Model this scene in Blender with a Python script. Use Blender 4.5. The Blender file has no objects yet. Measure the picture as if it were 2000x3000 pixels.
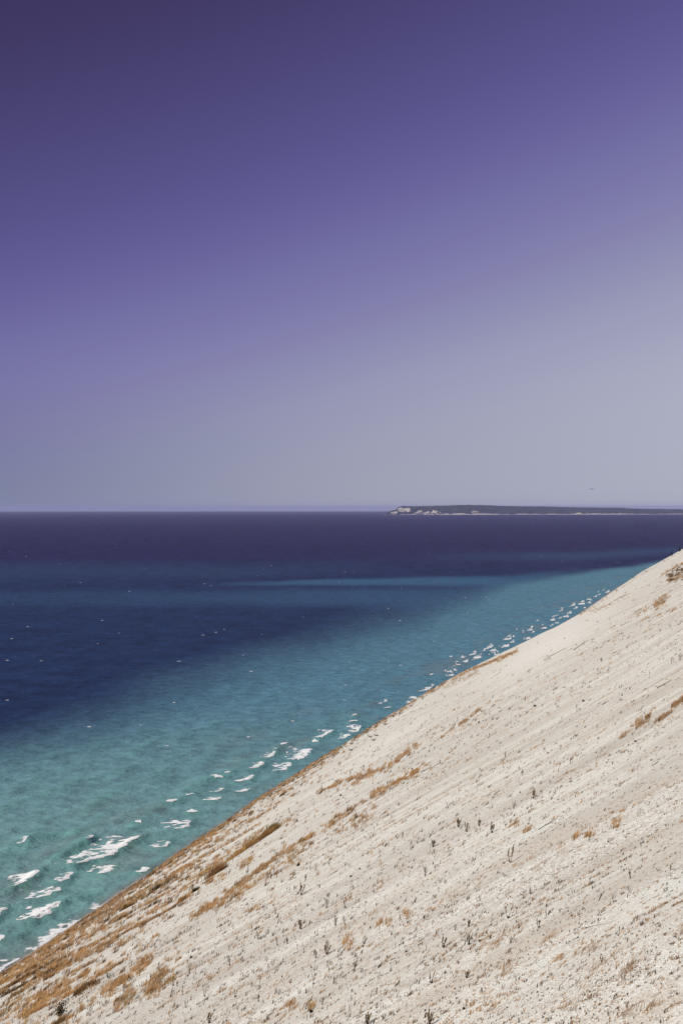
import bpy, math
import numpy as np

# ------------------------------------------------------------------ camera, sky, sun, exposure
scene = bpy.context.scene
COL = scene.collection
R = math.radians
CAM_H = 110.0                    # eye above the lake, metres
F = 35.0 / 36.0 * 3000.0         # focal length in pixels of the 2000 x 3000 photograph
LEVEL_Y = 1487.0                 # eye-level row of the photograph
PHI = math.atan(1200.0 / F)      # the shore runs this far to the right of the view axis
SP, CP = math.sin(PHI), math.cos(PHI)

cam_data = bpy.data.cameras.new("camera")
cam_data.sensor_fit = 'VERTICAL'; cam_data.sensor_height = 36.0; cam_data.lens = 35.0
cam_data.shift_y = -(1500.0 - LEVEL_Y) / 3000.0
cam_data.clip_start = 0.5; cam_data.clip_end = 120000.0
cam = bpy.data.objects.new("camera", cam_data); COL.objects.link(cam)
cam.location = (0, 0, CAM_H); cam.rotation_euler = (R(90), 0, 0)
scene.camera = cam

SUN_EL, SUN_AZ = 43.0, -97.0     # azimuth measured from the view axis, to the right
world = bpy.data.worlds.new("World"); scene.world = world; world.use_nodes = True
nt = world.node_tree; nt.nodes.clear()
out = nt.nodes.new("ShaderNodeOutputWorld"); bg = nt.nodes.new("ShaderNodeBackground")
tc = nt.nodes.new("ShaderNodeTexCoord")
dot = nt.nodes.new("ShaderNodeVectorMath"); dot.operation = 'DOT_PRODUCT'
dot.inputs[1].default_value = (-0.30, 0.0, 1.0)      # the sky darkens upwards and towards the left
ramp = nt.nodes.new("ShaderNodeValToRGB"); ramp.color_ramp.interpolation = 'B_SPLINE'
mr = nt.nodes.new("ShaderNodeMapRange"); mr.inputs[1].default_value = -0.12; mr.inputs[2].default_value = 0.68
def srgb(r, g, b):
    f = lambda c: (c/255.0/12.92) if c/255.0 <= 0.04045 else ((c/255.0+0.055)/1.055)**2.4
    return (f(r), f(g), f(b), 1.0)
SKY = [(-0.30, (200, 202, 216)), (-0.09, (190, 193, 211)), (0.028, (172, 174, 195)), (0.129, (148, 150, 181)), (0.153, (140, 138, 178)), (0.215, (123, 121, 168)),
       (0.258, (112, 109, 163)), (0.34, (91, 86, 142)), (0.361, (87, 83, 137)), (0.448, (72, 66, 113)), (0.515, (61, 54, 96)), (0.70, (52, 45, 82))]
T0, T1, NS = -0.30, 0.70, 30
_t = np.linspace(T0, T1, NS); _p = [p for p, c in SKY]; _f = np.linspace(T0-.1, T1+.1, 400)
els = ramp.color_ramp.elements; ramp.color_ramp.interpolation = 'LINEAR'
while len(els) < NS: els.new(0.5)
_ch = []
for k in range(3):
    v = np.interp(_f, _p, [c[k] for p, c in SKY]); v = np.convolve(np.pad(v, 12, mode='edge'), np.hanning(25)/np.hanning(25).sum(), 'same')[12:-12]; _ch.append(np.interp(_t, _f, v))
for e, tv, r_, g_, b_ in zip(els, _t, *_ch):
    e.position = (tv - T0) / (T1 - T0); e.color = srgb(r_, g_, b_)
mr.inputs[1].default_value = T0; mr.inputs[2].default_value = T1
# dust low in the air dims the lowest few degrees a little
sepd = nt.nodes.new("ShaderNodeSeparateXYZ"); low = nt.nodes.new("ShaderNodeMapRange"); low.interpolation_type = 'SMOOTHSTEP'
low.inputs[1].default_value = -0.02; low.inputs[2].default_value = 0.16; low.inputs[3].default_value = 0.0; low.inputs[4].default_value = 1.0
dustmix = nt.nodes.new("ShaderNodeMix"); dustmix.data_type = 'RGBA'; dustmix.inputs[6].default_value = (0.80, 0.815, 0.80, 1); dustmix.inputs[7].default_value = (1, 1, 1, 1)
skymul = nt.nodes.new("ShaderNodeMix"); skymul.data_type = 'RGBA'; skymul.blend_type = 'MULTIPLY'; skymul.inputs[0].default_value = 1.0
L = nt.links.new
L(tc.outputs["Generated"], dot.inputs[0]); L(dot.outputs["Value"], mr.inputs[0]); L(mr.outputs[0], ramp.inputs[0])
L(tc.outputs['Generated'], sepd.inputs[0]); L(sepd.outputs[2], low.inputs[0]); L(low.outputs[0], dustmix.inputs[0])
lft = nt.nodes.new("ShaderNodeMapRange"); lft.interpolation_type = 'SMOOTHSTEP'; lft.inputs[1].default_value = 0.05; lft.inputs[2].default_value = -0.40; lft.inputs[3].default_value = 0.0; lft.inputs[4].default_value = 1.0
dustcol = nt.nodes.new("ShaderNodeMix"); dustcol.data_type = 'RGBA'; dustcol.inputs[6].default_value = (0.80, 0.815, 0.80, 1); dustcol.inputs[7].default_value = (0.61, 0.66, 0.72, 1)
L(sepd.outputs[0], lft.inputs[0]); L(lft.outputs[0], dustcol.inputs[0]); L(dustcol.outputs[2], dustmix.inputs[6])
L(ramp.outputs[0], skymul.inputs[6]); L(dustmix.outputs[2], skymul.inputs[7]); L(skymul.outputs[2], bg.inputs[0]); bg.inputs[1].default_value = 1.0; L(bg.outputs[0], out.inputs[0])

sun_data = bpy.data.lights.new("sun", 'SUN'); sun_data.energy = 4.4; sun_data.angle = R(0.53); sun_data.color = (1.0, 0.965, 0.905)
sun = bpy.data.objects.new("sun", sun_data); COL.objects.link(sun)
sun.rotation_euler = (R(90 - SUN_EL), 0, R(-SUN_AZ) + math.pi)
sun.location = (-300, 0, 400)
scene.view_settings.view_transform = 'Standard'; scene.view_settings.look = 'None'
scene.view_settings.exposure = 0.0; scene.view_settings.gamma = 1.0
scene.cycles.volume_bounces = 0; scene.cycles.max_bounces = 6; scene.cycles.diffuse_bounces = 2
scene.cycles.glossy_bounces = 2; scene.cycles.transparent_max_bounces = 8

# ------------------------------------------------------------------ helpers
rng = np.random.default_rng(11)
def _hash(ix, iy, seed):
    n = (ix.astype(np.int64) * 374761393 + iy.astype(np.int64) * 668265263 + seed * 982451653) & 0x7fffffff
    n = ((n ^ (n >> 13)) * 1274126177) & 0x7fffffff
    n = n ^ (n >> 16)
    return (n & 0xffff) / 65535.0
def noise(x, y, seed=0):
    x = np.asarray(x, float); y = np.asarray(y, float)
    ix = np.floor(x); iy = np.floor(y); fx = x - ix; fy = y - iy
    fx = fx*fx*fx*(fx*(fx*6-15)+10); fy = fy*fy*fy*(fy*(fy*6-15)+10)
    a = _hash(ix, iy, seed); b = _hash(ix+1, iy, seed); c = _hash(ix, iy+1, seed); d = _hash(ix+1, iy+1, seed)
    return (a*(1-fx)+b*fx)*(1-fy) + (c*(1-fx)+d*fx)*fy
def fbm(x, y, seed=0, octaves=4):
    t = 0; a = 0.5; n = 0
    for o in range(octaves):
        t = t + a*noise(np.asarray(x)*2**o + 17.3*o, np.asarray(y)*2**o - 9.1*o, seed+o); n += a; a *= 0.5
    return t / n
def sstep(a, b, x):
    t = np.clip((np.asarray(x, float)-a)/(b-a), 0, 1); return t*t*(3-2*t)

def mesh_from(name, verts, quads=None, tris=None, colors=None, smooth=False, extra=None):
    """verts (n,3); quads (m,4) / tris (k,3) index arrays; colors (n,3) goes to the point colour 'tint'."""
    me = bpy.data.meshes.new(name)
    verts = np.asarray(verts, np.float32)
    parts = []; 
    if quads is not None and len(quads): parts.append(np.asarray(quads, np.int32))
    if tris is not None and len(tris): parts.append(np.asarray(tris, np.int32))
    loops = np.concatenate([p.ravel() for p in parts]); sizes = np.concatenate([np.full(len(p), p.shape[1], np.int32) for p in parts])
    me.vertices.add(len(verts)); me.vertices.foreach_set("co", verts.ravel())
    me.loops.add(len(loops)); me.loops.foreach_set("vertex_index", loops)
    me.polygons.add(len(sizes)); st = np.concatenate([[0], np.cumsum(sizes)[:-1]]).astype(np.int32)
    me.polygons.foreach_set("loop_start", st); me.polygons.foreach_set("loop_total", sizes)
    me.polygons.foreach_set("use_smooth", np.full(len(sizes), bool(smooth)))
    me.update(calc_edges=True)
    if colors is not None:
        a = me.color_attributes.new("tint", 'FLOAT_COLOR', 'POINT')
        c = np.ones((len(verts), 4), np.float32); c[:, :3] = colors
        a.data.foreach_set("color", c.ravel())
    for k, vals in (extra or {}).items():
        vals = np.asarray(vals, np.float32)
        if vals.ndim == 1:
            a = me.attributes.new(k, 'FLOAT', 'POINT'); a.data.foreach_set("value", vals)
        else:
            a = me.attributes.new(k, 'FLOAT_VECTOR', 'POINT'); a.data.foreach_set("vector", vals.ravel())
    return me
def obj(name, me, mat=None, parent=None, loc=None):
    o = bpy.data.objects.new(name, me); COL.objects.link(o)
    if me is not None and mat is not None and not me.materials: me.materials.append(mat)
    if parent is not None: o.parent = parent
    if loc is not None: o.location = loc
    return o
def tag(o, label=None, cat=None, group=None, kind=None):
    for k, v in (("label", label), ("category", cat), ("group", group), ("kind", kind)):
        if v: o[k] = v
    return o
def grid_quads(nr, nc):
    i = np.arange(nr-1)[:, None]*nc + np.arange(nc-1)[None, :]
    return np.stack([i, i+1, i+nc+1, i+nc], -1).reshape(-1, 4)

class MB:
    """small mesh collector: tapered tubes and flat leaves"""
    def __init__(s): s.v = []; s.f = []; s.c = []
    def tube(s, pts, rad, n=4, col=(1, 1, 1), col2=None):
        pts = np.asarray(pts, float); base = len(s.v); k = len(pts)
        for i, p in enumerate(pts):
            d = pts[min(i+1, k-1)] - pts[max(i-1, 0)]; d /= (np.linalg.norm(d)+1e-9)
            a = np.cross(d, (0.3, 0.9, 0.1)); a /= (np.linalg.norm(a)+1e-9); b = np.cross(d, a)
            r = rad[i] if hasattr(rad, '__len__') else rad
            t = i/(k-1); cc = np.asarray(col) if col2 is None else np.asarray(col)*(1-t)+np.asarray(col2)*t
            for j in range(n):
                an = 2*math.pi*j/n
                s.v.append(p + r*(math.cos(an)*a + math.sin(an)*b)); s.c.append(cc)
        for i in range(k-1):
            for j in range(n):
                s.f.append((base+i*n+j, base+i*n+(j+1) % n, base+(i+1)*n+(j+1) % n, base+(i+1)*n+j))
        s.f.append(tuple(base+j for j in range(n))[::-1]); s.f.append(tuple(base+(k-1)*n+j for j in range(n)))
    def leaf(s, p, d, nrm, ln, wd, col):
        p = np.asarray(p, float); d = np.asarray(d, float); d /= np.linalg.norm(d)+1e-9
        side = np.cross(d, nrm); side /= np.linalg.norm(side)+1e-9; up = np.cross(side, d)
        b = len(s.v)
        for q in (p, p+d*ln*.45+side*wd*.5+up*wd*.12, p+d*ln, p+d*ln*.45-side*wd*.5+up*wd*.12):
            s.v.append(q); s.c.append(np.asarray(col))
        s.f.append((b, b+1, b+2, b+3))
    def mesh(s, name, smooth=False):
        q = [f for f in s.f if len(f) == 4]; t = [f for f in s.f if len(f) == 3]
        for f in s.f:
            if len(f) > 4: t += [(f[0], f[i], f[i+1]) for i in range(1, len(f)-1)]
        return mesh_from(name, np.array(s.v), np.array(q) if q else None, np.array(t) if t else None, np.array(s.c), smooth)

def mat_new(name):
    m = bpy.data.materials.new(name); m.use_nodes = True
    n = m.node_tree.nodes; b = n["Principled BSDF"]
    return m, n, m.node_tree.links.new, b
def mat_tint(name, rough=0.85, transl=0.0, spec=0.2):
    m, n, l, b = mat_new(name)
    a = n.new("ShaderNodeVertexColor"); a.layer_name = "tint"
    l(a.outputs[0], b.inputs["Base Color"]); b.inputs["Roughness"].default_value = rough
    b.inputs["Specular IOR Level"].default_value = spec
    if transl:
        t = n.new("ShaderNodeBsdfTranslucent"); mx = n.new("ShaderNodeMixShader"); mx.inputs[0].default_value = transl
        l(a.outputs[0], t.inputs[0]); l(b.outputs[0], mx.inputs[1]); l(t.outputs[0], mx.inputs[2])
        l(mx.outputs[0], n["Material Output"].inputs[0])
    return m
def mapping(n, l, src, scale, rot=0.0):
    mp = n.new("ShaderNodeMapping"); mp.inputs["Scale"].default_value = scale; mp.inputs["Rotation"].default_value = (0, 0, rot)
    l(src, mp.inputs[0]); return mp.outputs[0]
def ntex(n, l, src, scale, detail=4, rough=0.55, dist=0.0):
    t = n.new("ShaderNodeTexNoise"); t.inputs["Scale"].default_value = scale; t.inputs["Detail"].default_value = detail
    t.inputs["Roughness"].default_value = rough; t.inputs["Distortion"].default_value = dist
    l(src, t.inputs["Vector"]); return t.outputs[0]
def rampnode(n, l, src, stops):
    r = n.new("ShaderNodeValToRGB"); e = r.color_ramp.elements
    while len(e) < len(stops): e.new(0.5)
    for q, (p, c) in zip(e, stops):
        q.position = p; q.color = (c if len(c) == 4 else (*c, 1)) if hasattr(c, '__len__') else (c, c, c, 1)
    l(src, r.inputs[0]); return r.outputs[0]
def mixc(n, l, fac, a, b, blend='MIX'):
    m = n.new("ShaderNodeMix"); m.data_type = 'RGBA'; m.blend_type = blend
    for sock, val in ((m.inputs[0], fac), (m.inputs[6], a), (m.inputs[7], b)):
        if hasattr(val, 'links'): l(val, sock)
        elif hasattr(val, '__len__'): sock.default_value = (*val[:3], 1)
        else: sock.default_value = val
    return m.outputs[2]
def bump(n, l, h, strength, dist, prev=None):
    b = n.new("ShaderNodeBump"); b.inputs["Strength"].default_value = strength; b.inputs["Distance"].default_value = dist
    l(h, b.inputs["Height"])
    if prev is not None: l(prev, b.inputs["Normal"])
    return b.outputs[0]

# ------------------------------------------------------------------ the dune slope: a height function in world metres
SIL = [(0, 2855), (116, 2780), (250, 2687), (362, 2611), (446, 2553), (558, 2472), (625, 2430), (700, 2378), (761, 2334), (823, 2294),
       (886, 2254), (939, 2218), (988, 2193), (1029, 2164), (1091, 2124), (1158, 2084), (1220, 2044), (1300, 1997), (1354, 1968),
       (1434, 1935), (1479, 1917), (1514, 1904), (1568, 1872), (1635, 1832), (1702, 1796), (1746, 1765), (1791, 1734), (1836, 1703),
       (1876, 1676), (1925, 1649), (1970, 1624), (2000, 1607)]
SILX = np.array([p[0] for p in SIL], float); SILY = np.array([p[1] for p in SIL], float)
def sil_y(x): return np.interp(x, SILX, SILY)
V0 = 12.0                                                     # the slope passes this far under the eye
zsh = np.interp(SILX, [0, 240, 420, 700, 2000], [4.5, 5.0, 12.0, 20.0, 22.0])
tt = (CAM_H - zsh) / (SILY - LEVEL_Y)
SH_S = (F*CP + (SILX-1000)*SP) * tt; SH_W = (F*SP - (SILX-1000)*CP) * tt; SH_Z = zsh
SH_S = np.append(SH_S, [2600, 3400]); SH_W = np.append(SH_W, [132, 128]); SH_Z = np.append(SH_Z, [22, 22])
def to_sw(x, y): return x*SP + y*CP, -x*CP + y*SP
def to_xy(s, w): return s*SP - w*CP, s*CP + w*SP
def smin(a, b, k):
    h = np.clip(0.5 + 0.5*(b-a)/k, 0, 1); return b*(1-h) + a*h - k*h*(1-h)
def shore_w(s):
    return np.interp(s, SH_S, SH_W) + np.interp(s, SH_S, SH_Z)/0.85 + 1.3 + 0.15*np.interp(s, SH_S, SH_Z)
def ground_base(x, y):
    s, w = to_sw(x, y)
    ws = np.interp(s, SH_S, SH_W); zs = np.interp(s, SH_S, SH_Z)
    zu = (CAM_H-V0) - (CAM_H-V0-zs)*w/ws
    zl = zs - (w-ws)*0.85
    z = smin(zu, zl, 1.2)
    zb = 0.085*(shore_w(s) - w)
    z = -smin(-z, -zb, 0.6)
    z = smin(z, 108.0 + 1.5*fbm(x/60, y/60, 5), 6.0)
    z = z + 10.0*np.exp(-(s/8.0)**2/2 - (w/12.0)**2/2)        # the knoll the viewer stands on
    return np.maximum(z, -6.0)
BETA = R(5.0)                                                 # the wind combs the slope in this direction
CB, SB = math.cos(BETA), math.sin(BETA)
def ground(x, y):
    z = ground_base(x, y)
    al = x*CB + y*SB; ac = -x*SB + y*CB
    rel = 0.7*(fbm(al/18, ac/8.0, 21, 3)-.5) + 0.10*(fbm(al/3.5, ac/1.6, 31, 2)-.5) + 0.06*(noise(al/1.1, ac/0.55, 41)-.5)
    return z + rel*sstep(0.3, 3.0, z)
def pix_dir(px, py): return (np.asarray(px, float)-1000)/F, (np.asarray(py, float)-LEVEL_Y)/F     # per metre of Y: right, down
def pix_ground(px, py, rmax=2500.0):
    """where the sight line through a photograph pixel meets the slope; nan when it misses"""
    u, d = pix_dir(np.atleast_1d(px), np.atleast_1d(py))
    ys = np.geomspace(14, rmax, 260)
    lo = np.full(len(u), np.nan); hi = np.full(len(u), np.nan); done = np.zeros(len(u), bool)
    prev = ys[0]
    for yv in ys:
        g = ground_base(u*yv, np.full(len(u), yv))
        hit = (~done) & (CAM_H - d*yv < g)
        lo[hit] = prev; hi[hit] = yv; done |= hit; prev = yv
    ok = done; l_, h_ = lo[ok], hi[ok]
    for _ in range(14):
        m = 0.5*(l_+h_); below = CAM_H - d[ok]*m < ground(u[ok]*m, m)
        h_ = np.where(below, m, h_); l_ = np.where(below, l_, m)
    res = np.full((len(u), 3), np.nan); m = 0.5*(l_+h_)
    res[ok, 0] = u[ok]*m; res[ok, 1] = m; res[ok, 2] = ground(u[ok]*m, m)
    res[res[:, 2] < 0.6] = np.nan
    return res

def bare_mask(x, y, z):
    yy = np.maximum(y, 5.0); px = 1000 + x/yy*F; py = LEVEL_Y + (CAM_H-z)/yy*F
    a = (px-1600)*.53+(py-1895)*.85; c = (px-1600)*.85-(py-1895)*.53
    b1 = np.exp(-(a/48)**2 - (c/230)**2)
    a = (px-1080)*.58+(py-2215)*.81; c = (px-1080)*.81-(py-2215)*.58
    return np.clip(np.maximum(b1, .6*np.exp(-(a/22)**2 - (c/170)**2)), 0, 1)*(y > 40)
sa = np.concatenate([np.arange(-70, 16, 1.2), np.geomspace(16.5, 3300, 440)])
wa = np.concatenate([np.arange(-160, -20, 6.0), np.arange(-20, 215, 0.62), np.arange(215, 260, 6.0)])
S, W = np.meshgrid(sa, wa, indexing='ij')
X, Y = to_xy(S, W); Z = ground(X, Y)
al = X*CB + Y*SB; ac = -X*SB + Y*CB
me = mesh_from("dune_slope", np.stack([X, Y, Z], -1).reshape(-1, 3), grid_quads(*S.shape)[:, ::-1], smooth=True,
               extra={"flow": np.stack([al, ac, Z], -1).reshape(-1, 3), "bare": bare_mask(X, Y, Z).ravel()})
m, n, l, b = mat_new("sand_and_lag_gravel")
at = n.new("ShaderNodeAttribute"); at.attribute_name = "flow"; fv = at.outputs["Vector"]
geo = n.new("ShaderNodeNewGeometry").outputs["Position"]
streak = ntex(n, l, mapping(n, l, fv, (0.040, 0.24, 0.0)), 1.0, 5, 0.62, 0.9)
fine = ntex(n, l, mapping(n, l, fv, (0.22, 1.9, 0.0)), 1.0, 4, 0.6, 0.2)
big = ntex(n, l, mapping(n, l, fv, (0.010, 0.05, 0.0)), 1.0, 3, 0.5)
base = rampnode(n, l, streak, [(0.34, (0.430, 0.395, 0.335)), (0.47, (0.505, 0.476, 0.408)), (0.56, (0.60, 0.588, 0.518)), (0.68, (0.63, 0.632, 0.578))])
wide = ntex(n, l, mapping(n, l, fv, (0.020, 0.075, 0.0)), 1.0, 4, 0.6, 0.8)
base = mixc(n, l, rampnode(n, l, wide, [(0.42, 0.75), (0.54, 0.0)]), base, (0.45, 0.418, 0.362))
base = mixc(n, l, rampnode(n, l, big, [(0.40, 0.0), (0.62, 0.55)]), base, (0.58, 0.57, 0.515))
base = mixc(n, l, rampnode(n, l, fine, [(0.36, 0.42), (0.5, 0.0)]), base, (0.42, 0.355, 0.29))
ba = n.new('ShaderNodeAttribute'); ba.attribute_name = 'bare'
base = mixc(n, l, ba.outputs['Fac'], base, (0.63, 0.612, 0.548))
sepz = n.new('ShaderNodeSeparateXYZ'); l(fv, sepz.inputs[0])
base = mixc(n, l, rampnode(n, l, sepz.outputs[2], [(0.45, 1.0), (0.95, 0.0)]), base, (0.21, 0.19, 0.185))
def cells(scale, vec):
    v = n.new("ShaderNodeTexVoronoi"); v.inputs["Scale"].default_value = scale; l(vec, v.inputs["Vector"]); return v
v1 = cells(11.0, geo); v2 = cells(4.5, geo)
sep1 = n.new("ShaderNodeSeparateColor"); l(v1.outputs["Color"], sep1.inputs[0])
sep2 = n.new("ShaderNodeSeparateColor"); l(v2.outputs["Color"], sep2.inputs[0])
gm = rampnode(n, l, streak, [(0.36, 0.15), (0.56, 1.0)])
def mul(a, b_):
    q = n.new("ShaderNodeMath"); q.operation = 'MULTIPLY'; l(a, q.inputs[0]); l(b_, q.inputs[1]) if hasattr(b_, 'links') else setattr(q.inputs[1], 'default_value', b_); return q.outputs[0]
white = mul(rampnode(n, l, sep1.outputs[0], [(0.66, 0.0), (0.72, 0.85)]), gm)
dark = mul(rampnode(n, l, sep1.outputs[1], [(0.86, 0.0), (0.9, 0.8)]), rampnode(n, l, fine, [(0.35, 1.0), (0.62, 0.25)]))
v3 = cells(1.7, geo); sep3 = n.new('ShaderNodeSeparateColor'); l(v3.outputs['Color'], sep3.inputs[0])
dark3 = mul(rampnode(n, l, sep3.outputs[1], [(0.70, 0.0), (0.74, 0.55)]), rampnode(n, l, v3.outputs['Distance'], [(0.10, 1.0), (0.26, 0.0)]))
dark2 = mul(rampnode(n, l, sep2.outputs[1], [(0.93, 0.0), (0.95, 0.8)]), rampnode(n, l, v2.outputs["Distance"], [(0.25, 1.0), (0.42, 0.0)]))
warm = ntex(n, l, mapping(n, l, fv, (0.06, 0.22, 0.0)), 1.0, 4, 0.6, 0.5)
base = mixc(n, l, rampnode(n, l, warm, [(0.50, 0.0), (0.66, 0.3)]), base, (0.52, 0.43, 0.33))
patch = rampnode(n, l, ntex(n, l, mapping(n, l, fv, (0.05, 0.12, 0.0)), 1.0, 3, 0.5), [(0.36, 0.25), (0.6, 1.0)])
white = mul(white, patch); dark = mul(dark, patch)
base = mixc(n, l, white, base, (0.74, 0.72, 0.67))
base = mixc(n, l, dark, base, (0.25, 0.215, 0.185))
base = mixc(n, l, dark2, base, (0.12, 0.10, 0.09))
base = mixc(n, l, dark3, base, (0.24, 0.185, 0.14))
l(base, b.inputs["Base Color"]); b.inputs["Roughness"].default_value = 0.95; b.inputs["Specular IOR Level"].default_value = 0.1
nb = bump(n, l, fine, 0.3, 0.18)
nb = bump(n, l, v1.outputs["Distance"], 0.8, 0.05, nb)
nb = bump(n, l, ntex(n, l, geo, 2.2, 5, 0.65), 0.4, 0.13, nb)
l(nb, b.inputs["Normal"])
MAT_SAND = m
slope = obj("dune_slope", me, MAT_SAND); tag(slope, kind="structure", label="steep pale sand and gravel dune slope falling to the lake")

# ------------------------------------------------------------------ the lake: a sheet that follows the earth's curve, with swell and bathymetry colours
RE = 1.6e7
def pix_lake(px, py):
    u, d = pix_dir(px, py)
    y = CAM_H/np.maximum(d, 1e-6)
    return u*y, y
# breakers of the surf: front edge in photograph pixels, depth of the trailing foam (m), how lacy (0 solid .. 1), crest height (m), label or None
BREAK = [
 ([(216, 2543), (319, 2513), (360, 2492), (421, 2455)], 10, .35, .9, "longest white breaker, a double crest with ragged foam trailing seaward"),
 ([(36, 2610), (75, 2596), (124, 2558)], 6.5, .10, 1.0, "solid white breaker with hooked tip, left of the longest double breaker"),
 ([(103, 2642), (150, 2626), (191, 2600)], 9, .70, .6, "wide lacy sheet of foam with bright front edge, below the hooked breaker"),
 ([(178, 2591), (198, 2578), (220, 2557)], 3.5, .35, .6, "short curved breaker between hooked breaker and longest double breaker"),
 ([(97, 2710), (140, 2688), (186, 2652)], 7, .55, .8, "slanting breaker with speckled foam, nearest one above the swash"),
 ([(276, 2563), (318, 2560), (342, 2538)], 6, .6, .5, "ragged breaker just below the longest double breaker"),
 ([(402, 2560), (424, 2558), (443, 2545)], 2.6, .4, .4, "small thin breaker close under the grassy dune edge at lower left"),
 ([(452, 2486), (480, 2484), (499, 2467)], 5, .6, .5, "curved breaker right of the longest double breaker tip"),
 ([(394, 2416), (416, 2417)], 4, .15, .7, "small white wedge of foam above the longest double breaker"),
 ([(505, 2435), (540, 2430), (566, 2407)], 9, .75, .5, "lacy foam sheet with bright curved front near the brown water patch"),
 ([(548, 2387), (582, 2383)], 4, .2, .7, "small white breaker above the lacy sheet by the brown water"),
 ([(490, 2356), (526, 2350)], 6, .15, .8, "pyramid shaped white breaker left of a thin arc of foam"),
 ([(594, 2348), (630, 2347), (652, 2337)], 4, .3, .5, "long flat streak of foam under the thin arc of foam"),
 ([(609, 2323), (640, 2322), (659, 2309)], 1.8, .2, .5, "thin white arc of foam on a curling wave"),
 ([(545, 2336), (574, 2330)], 3, .35, .5, "faint flat foam patch between pyramid breaker and thin arc"),
 ([(624, 2286), (655, 2279)], 6, .15, .8, "leftmost of two plump breakers side by side in mid surf"),
 ([(655, 2272), (682, 2266)], 4, .2, .6, "rightmost of two plump breakers side by side in mid surf"),
 ([(-60, 2720), (-20, 2707), (21, 2664)], 8, .12, 1.0, "solid white breaker cut by the left picture edge"),
 ([(-40, 2772), (0, 2764), (17, 2748)], 5, .4, .6, "small foamy breaker at left picture edge above the swash"),
 ([(52, 2480), (72, 2474), (88, 2462)], 2.2, .2, .6, "small white crest on a green swell at far left"),
 ([(252, 2476), (264, 2472), (275, 2455)], 1.6, .15, .9, "curling tip of a glassy green wave above the longest breaker"),
 ([(726, 2259), (755, 2254), (777, 2236)], 8, .2, .8, "broad white breaker, lower one of a touching pair in mid surf"),
 ([(762, 2226), (795, 2222), (812, 2207)], 8, .15, .8, "broad white breaker, upper one of a touching pair in mid surf"),
 ([(860, 2231), (885, 2226), (916, 2196)], 17, .8, .4, "large triangular sheet of lacy foam beside the touching pair"),
 ([(815, 2262), (838, 2260), (855, 2236)], 12, .85, .4, "thin lacy foam sheet under the large triangular one"),
 ([(803, 2203), (815, 2199)], 5, .15, .6, "tiny bright breaker just above the touching pair"),
 ([(822, 2190), (846, 2183)], 6, .15, .8, "small peaked breaker above the touching pair"),
 ([(925, 2168), (950, 2162), (980, 2143)], 10, .2, .8, "plump white breaker beside lacy foam near the dune edge, middle distance"),
 ([(1028, 2152), (1045, 2146), (1061, 2128)], 15, .7, .4, "lacy foam with bright hooked front touching the dune edge, middle distance"),
 ([(985, 2168), (1010, 2165), (1027, 2154)], 9, .6, .4, "ragged foam strip under the hooked lacy foam"),
 ([(915, 2178), (935, 2174)], 7, .5, .5, "small frothy ring of foam below the plump breaker"),
 ([(1019, 2119), (1051, 2115)], 9, .15, .8, "peaked white breaker above the hooked lacy foam"),
 ([(1030, 2100), (1047, 2096)], 6, .2, .6, "small breaker above the peaked white breaker"),
 ([(688, 2294), (725, 2290), (750, 2275)], 6, .2, .7, "long plump white breaker under the touching pair"),
 ([(690, 2323), (725, 2322), (739, 2311)], 5, .5, .4, "low ragged breaker between long plump breaker and dune edge"),
 ([(1122, 2078), (1147, 2075)], 8, .2, .6, "flat oval breaker near the dune edge beyond the middle"),
 ([(1105, 2063), (1120, 2059)], 6, .2, .6, None), ([(1121, 2056), (1136, 2052)], 6, .2, .6, None),
 ([(1176, 2062), (1205, 2058), (1222, 2044)], 14, .7, .4, "lacy foam streaks against the orange dune edge beyond the middle"),
 ([(1222, 2027), (1255, 2021), (1273, 2007)], 14, .45, .6, "bright white breaker against the orange dune edge beyond the middle"),
 ([(1255, 1980), (1270, 1975)], 8, .2, .6, None),
]
FAR_EXTRA = []
for k_ in range(46):                                           # the loose small breakers between the larger far ones
    x_ = rng.uniform(1290, 1775); off_ = 8 + abs(rng.normal())*np.interp(x_, [1290, 1500, 1775], [26, 26, 9])
    FAR_EXTRA.append((x_, sil_y(x_) - off_, rng.uniform(7, 18), rng.uniform(.1, .6)))
for cx, cy, wd, lc in [(1319, 1981, 32, .4), (1331, 1967, 14, .1), (1310, 1971, 12, .3), (1325, 1957, 10, .1), (1342, 1949, 20, .3), (1363, 1940, 18, .2),
    (1356, 1928, 22, .1), (1394, 1931, 45, .6), (1384, 1919, 34, .75), (1391, 1908, 10, .1), (1443, 1908, 32, .25), (1453, 1920, 28, .6), (1438, 1893, 22, .2),
    (1428, 1901, 38, .3), (1484, 1874, 42, .2), (1499, 1882, 22, .6), (1485, 1890, 19, .2), (1478, 1896, 38, .7), (1512, 1844, 12, .2), (1555, 1838, 17, .2),
    (1551, 1847, 26, .25), (1560, 1853, 15, .1), (1543, 1873, 30, .6), (1587, 1832, 9, .1), (1592, 1842, 26, .4), (1491, 1910, 10, .3), (1572, 1819, 12, .3),
    (1621, 1807, 20, .2), (1617, 1818, 25, .2), (1657, 1808, 26, .3), (1630, 1826, 18, .3), (1644, 1782, 14, .1), (1641, 1791, 24, .2), (1666, 1797, 22, .4),
    (1675, 1776, 28, .2), (1684, 1783, 20, .2), (1702, 1771, 32, .2), (1722, 1757, 20, .2), (1742, 1749, 18, .2), (1753, 1743, 14, .1), (1778, 1736, 20, .2), (1705, 1763, 16, .2)] + FAR_EXTRA:
    d = cy - LEVEL_Y; wd *= .74; dep = 0.50*wd*CAM_H/d*F/d
    tl = rng.uniform(.0, .16); BREAK.append(([(cx-wd*.5, cy+wd*tl), (cx+wd*.5, cy-wd*tl)], min(dep, 55), lc, 1.0, None))
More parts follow.
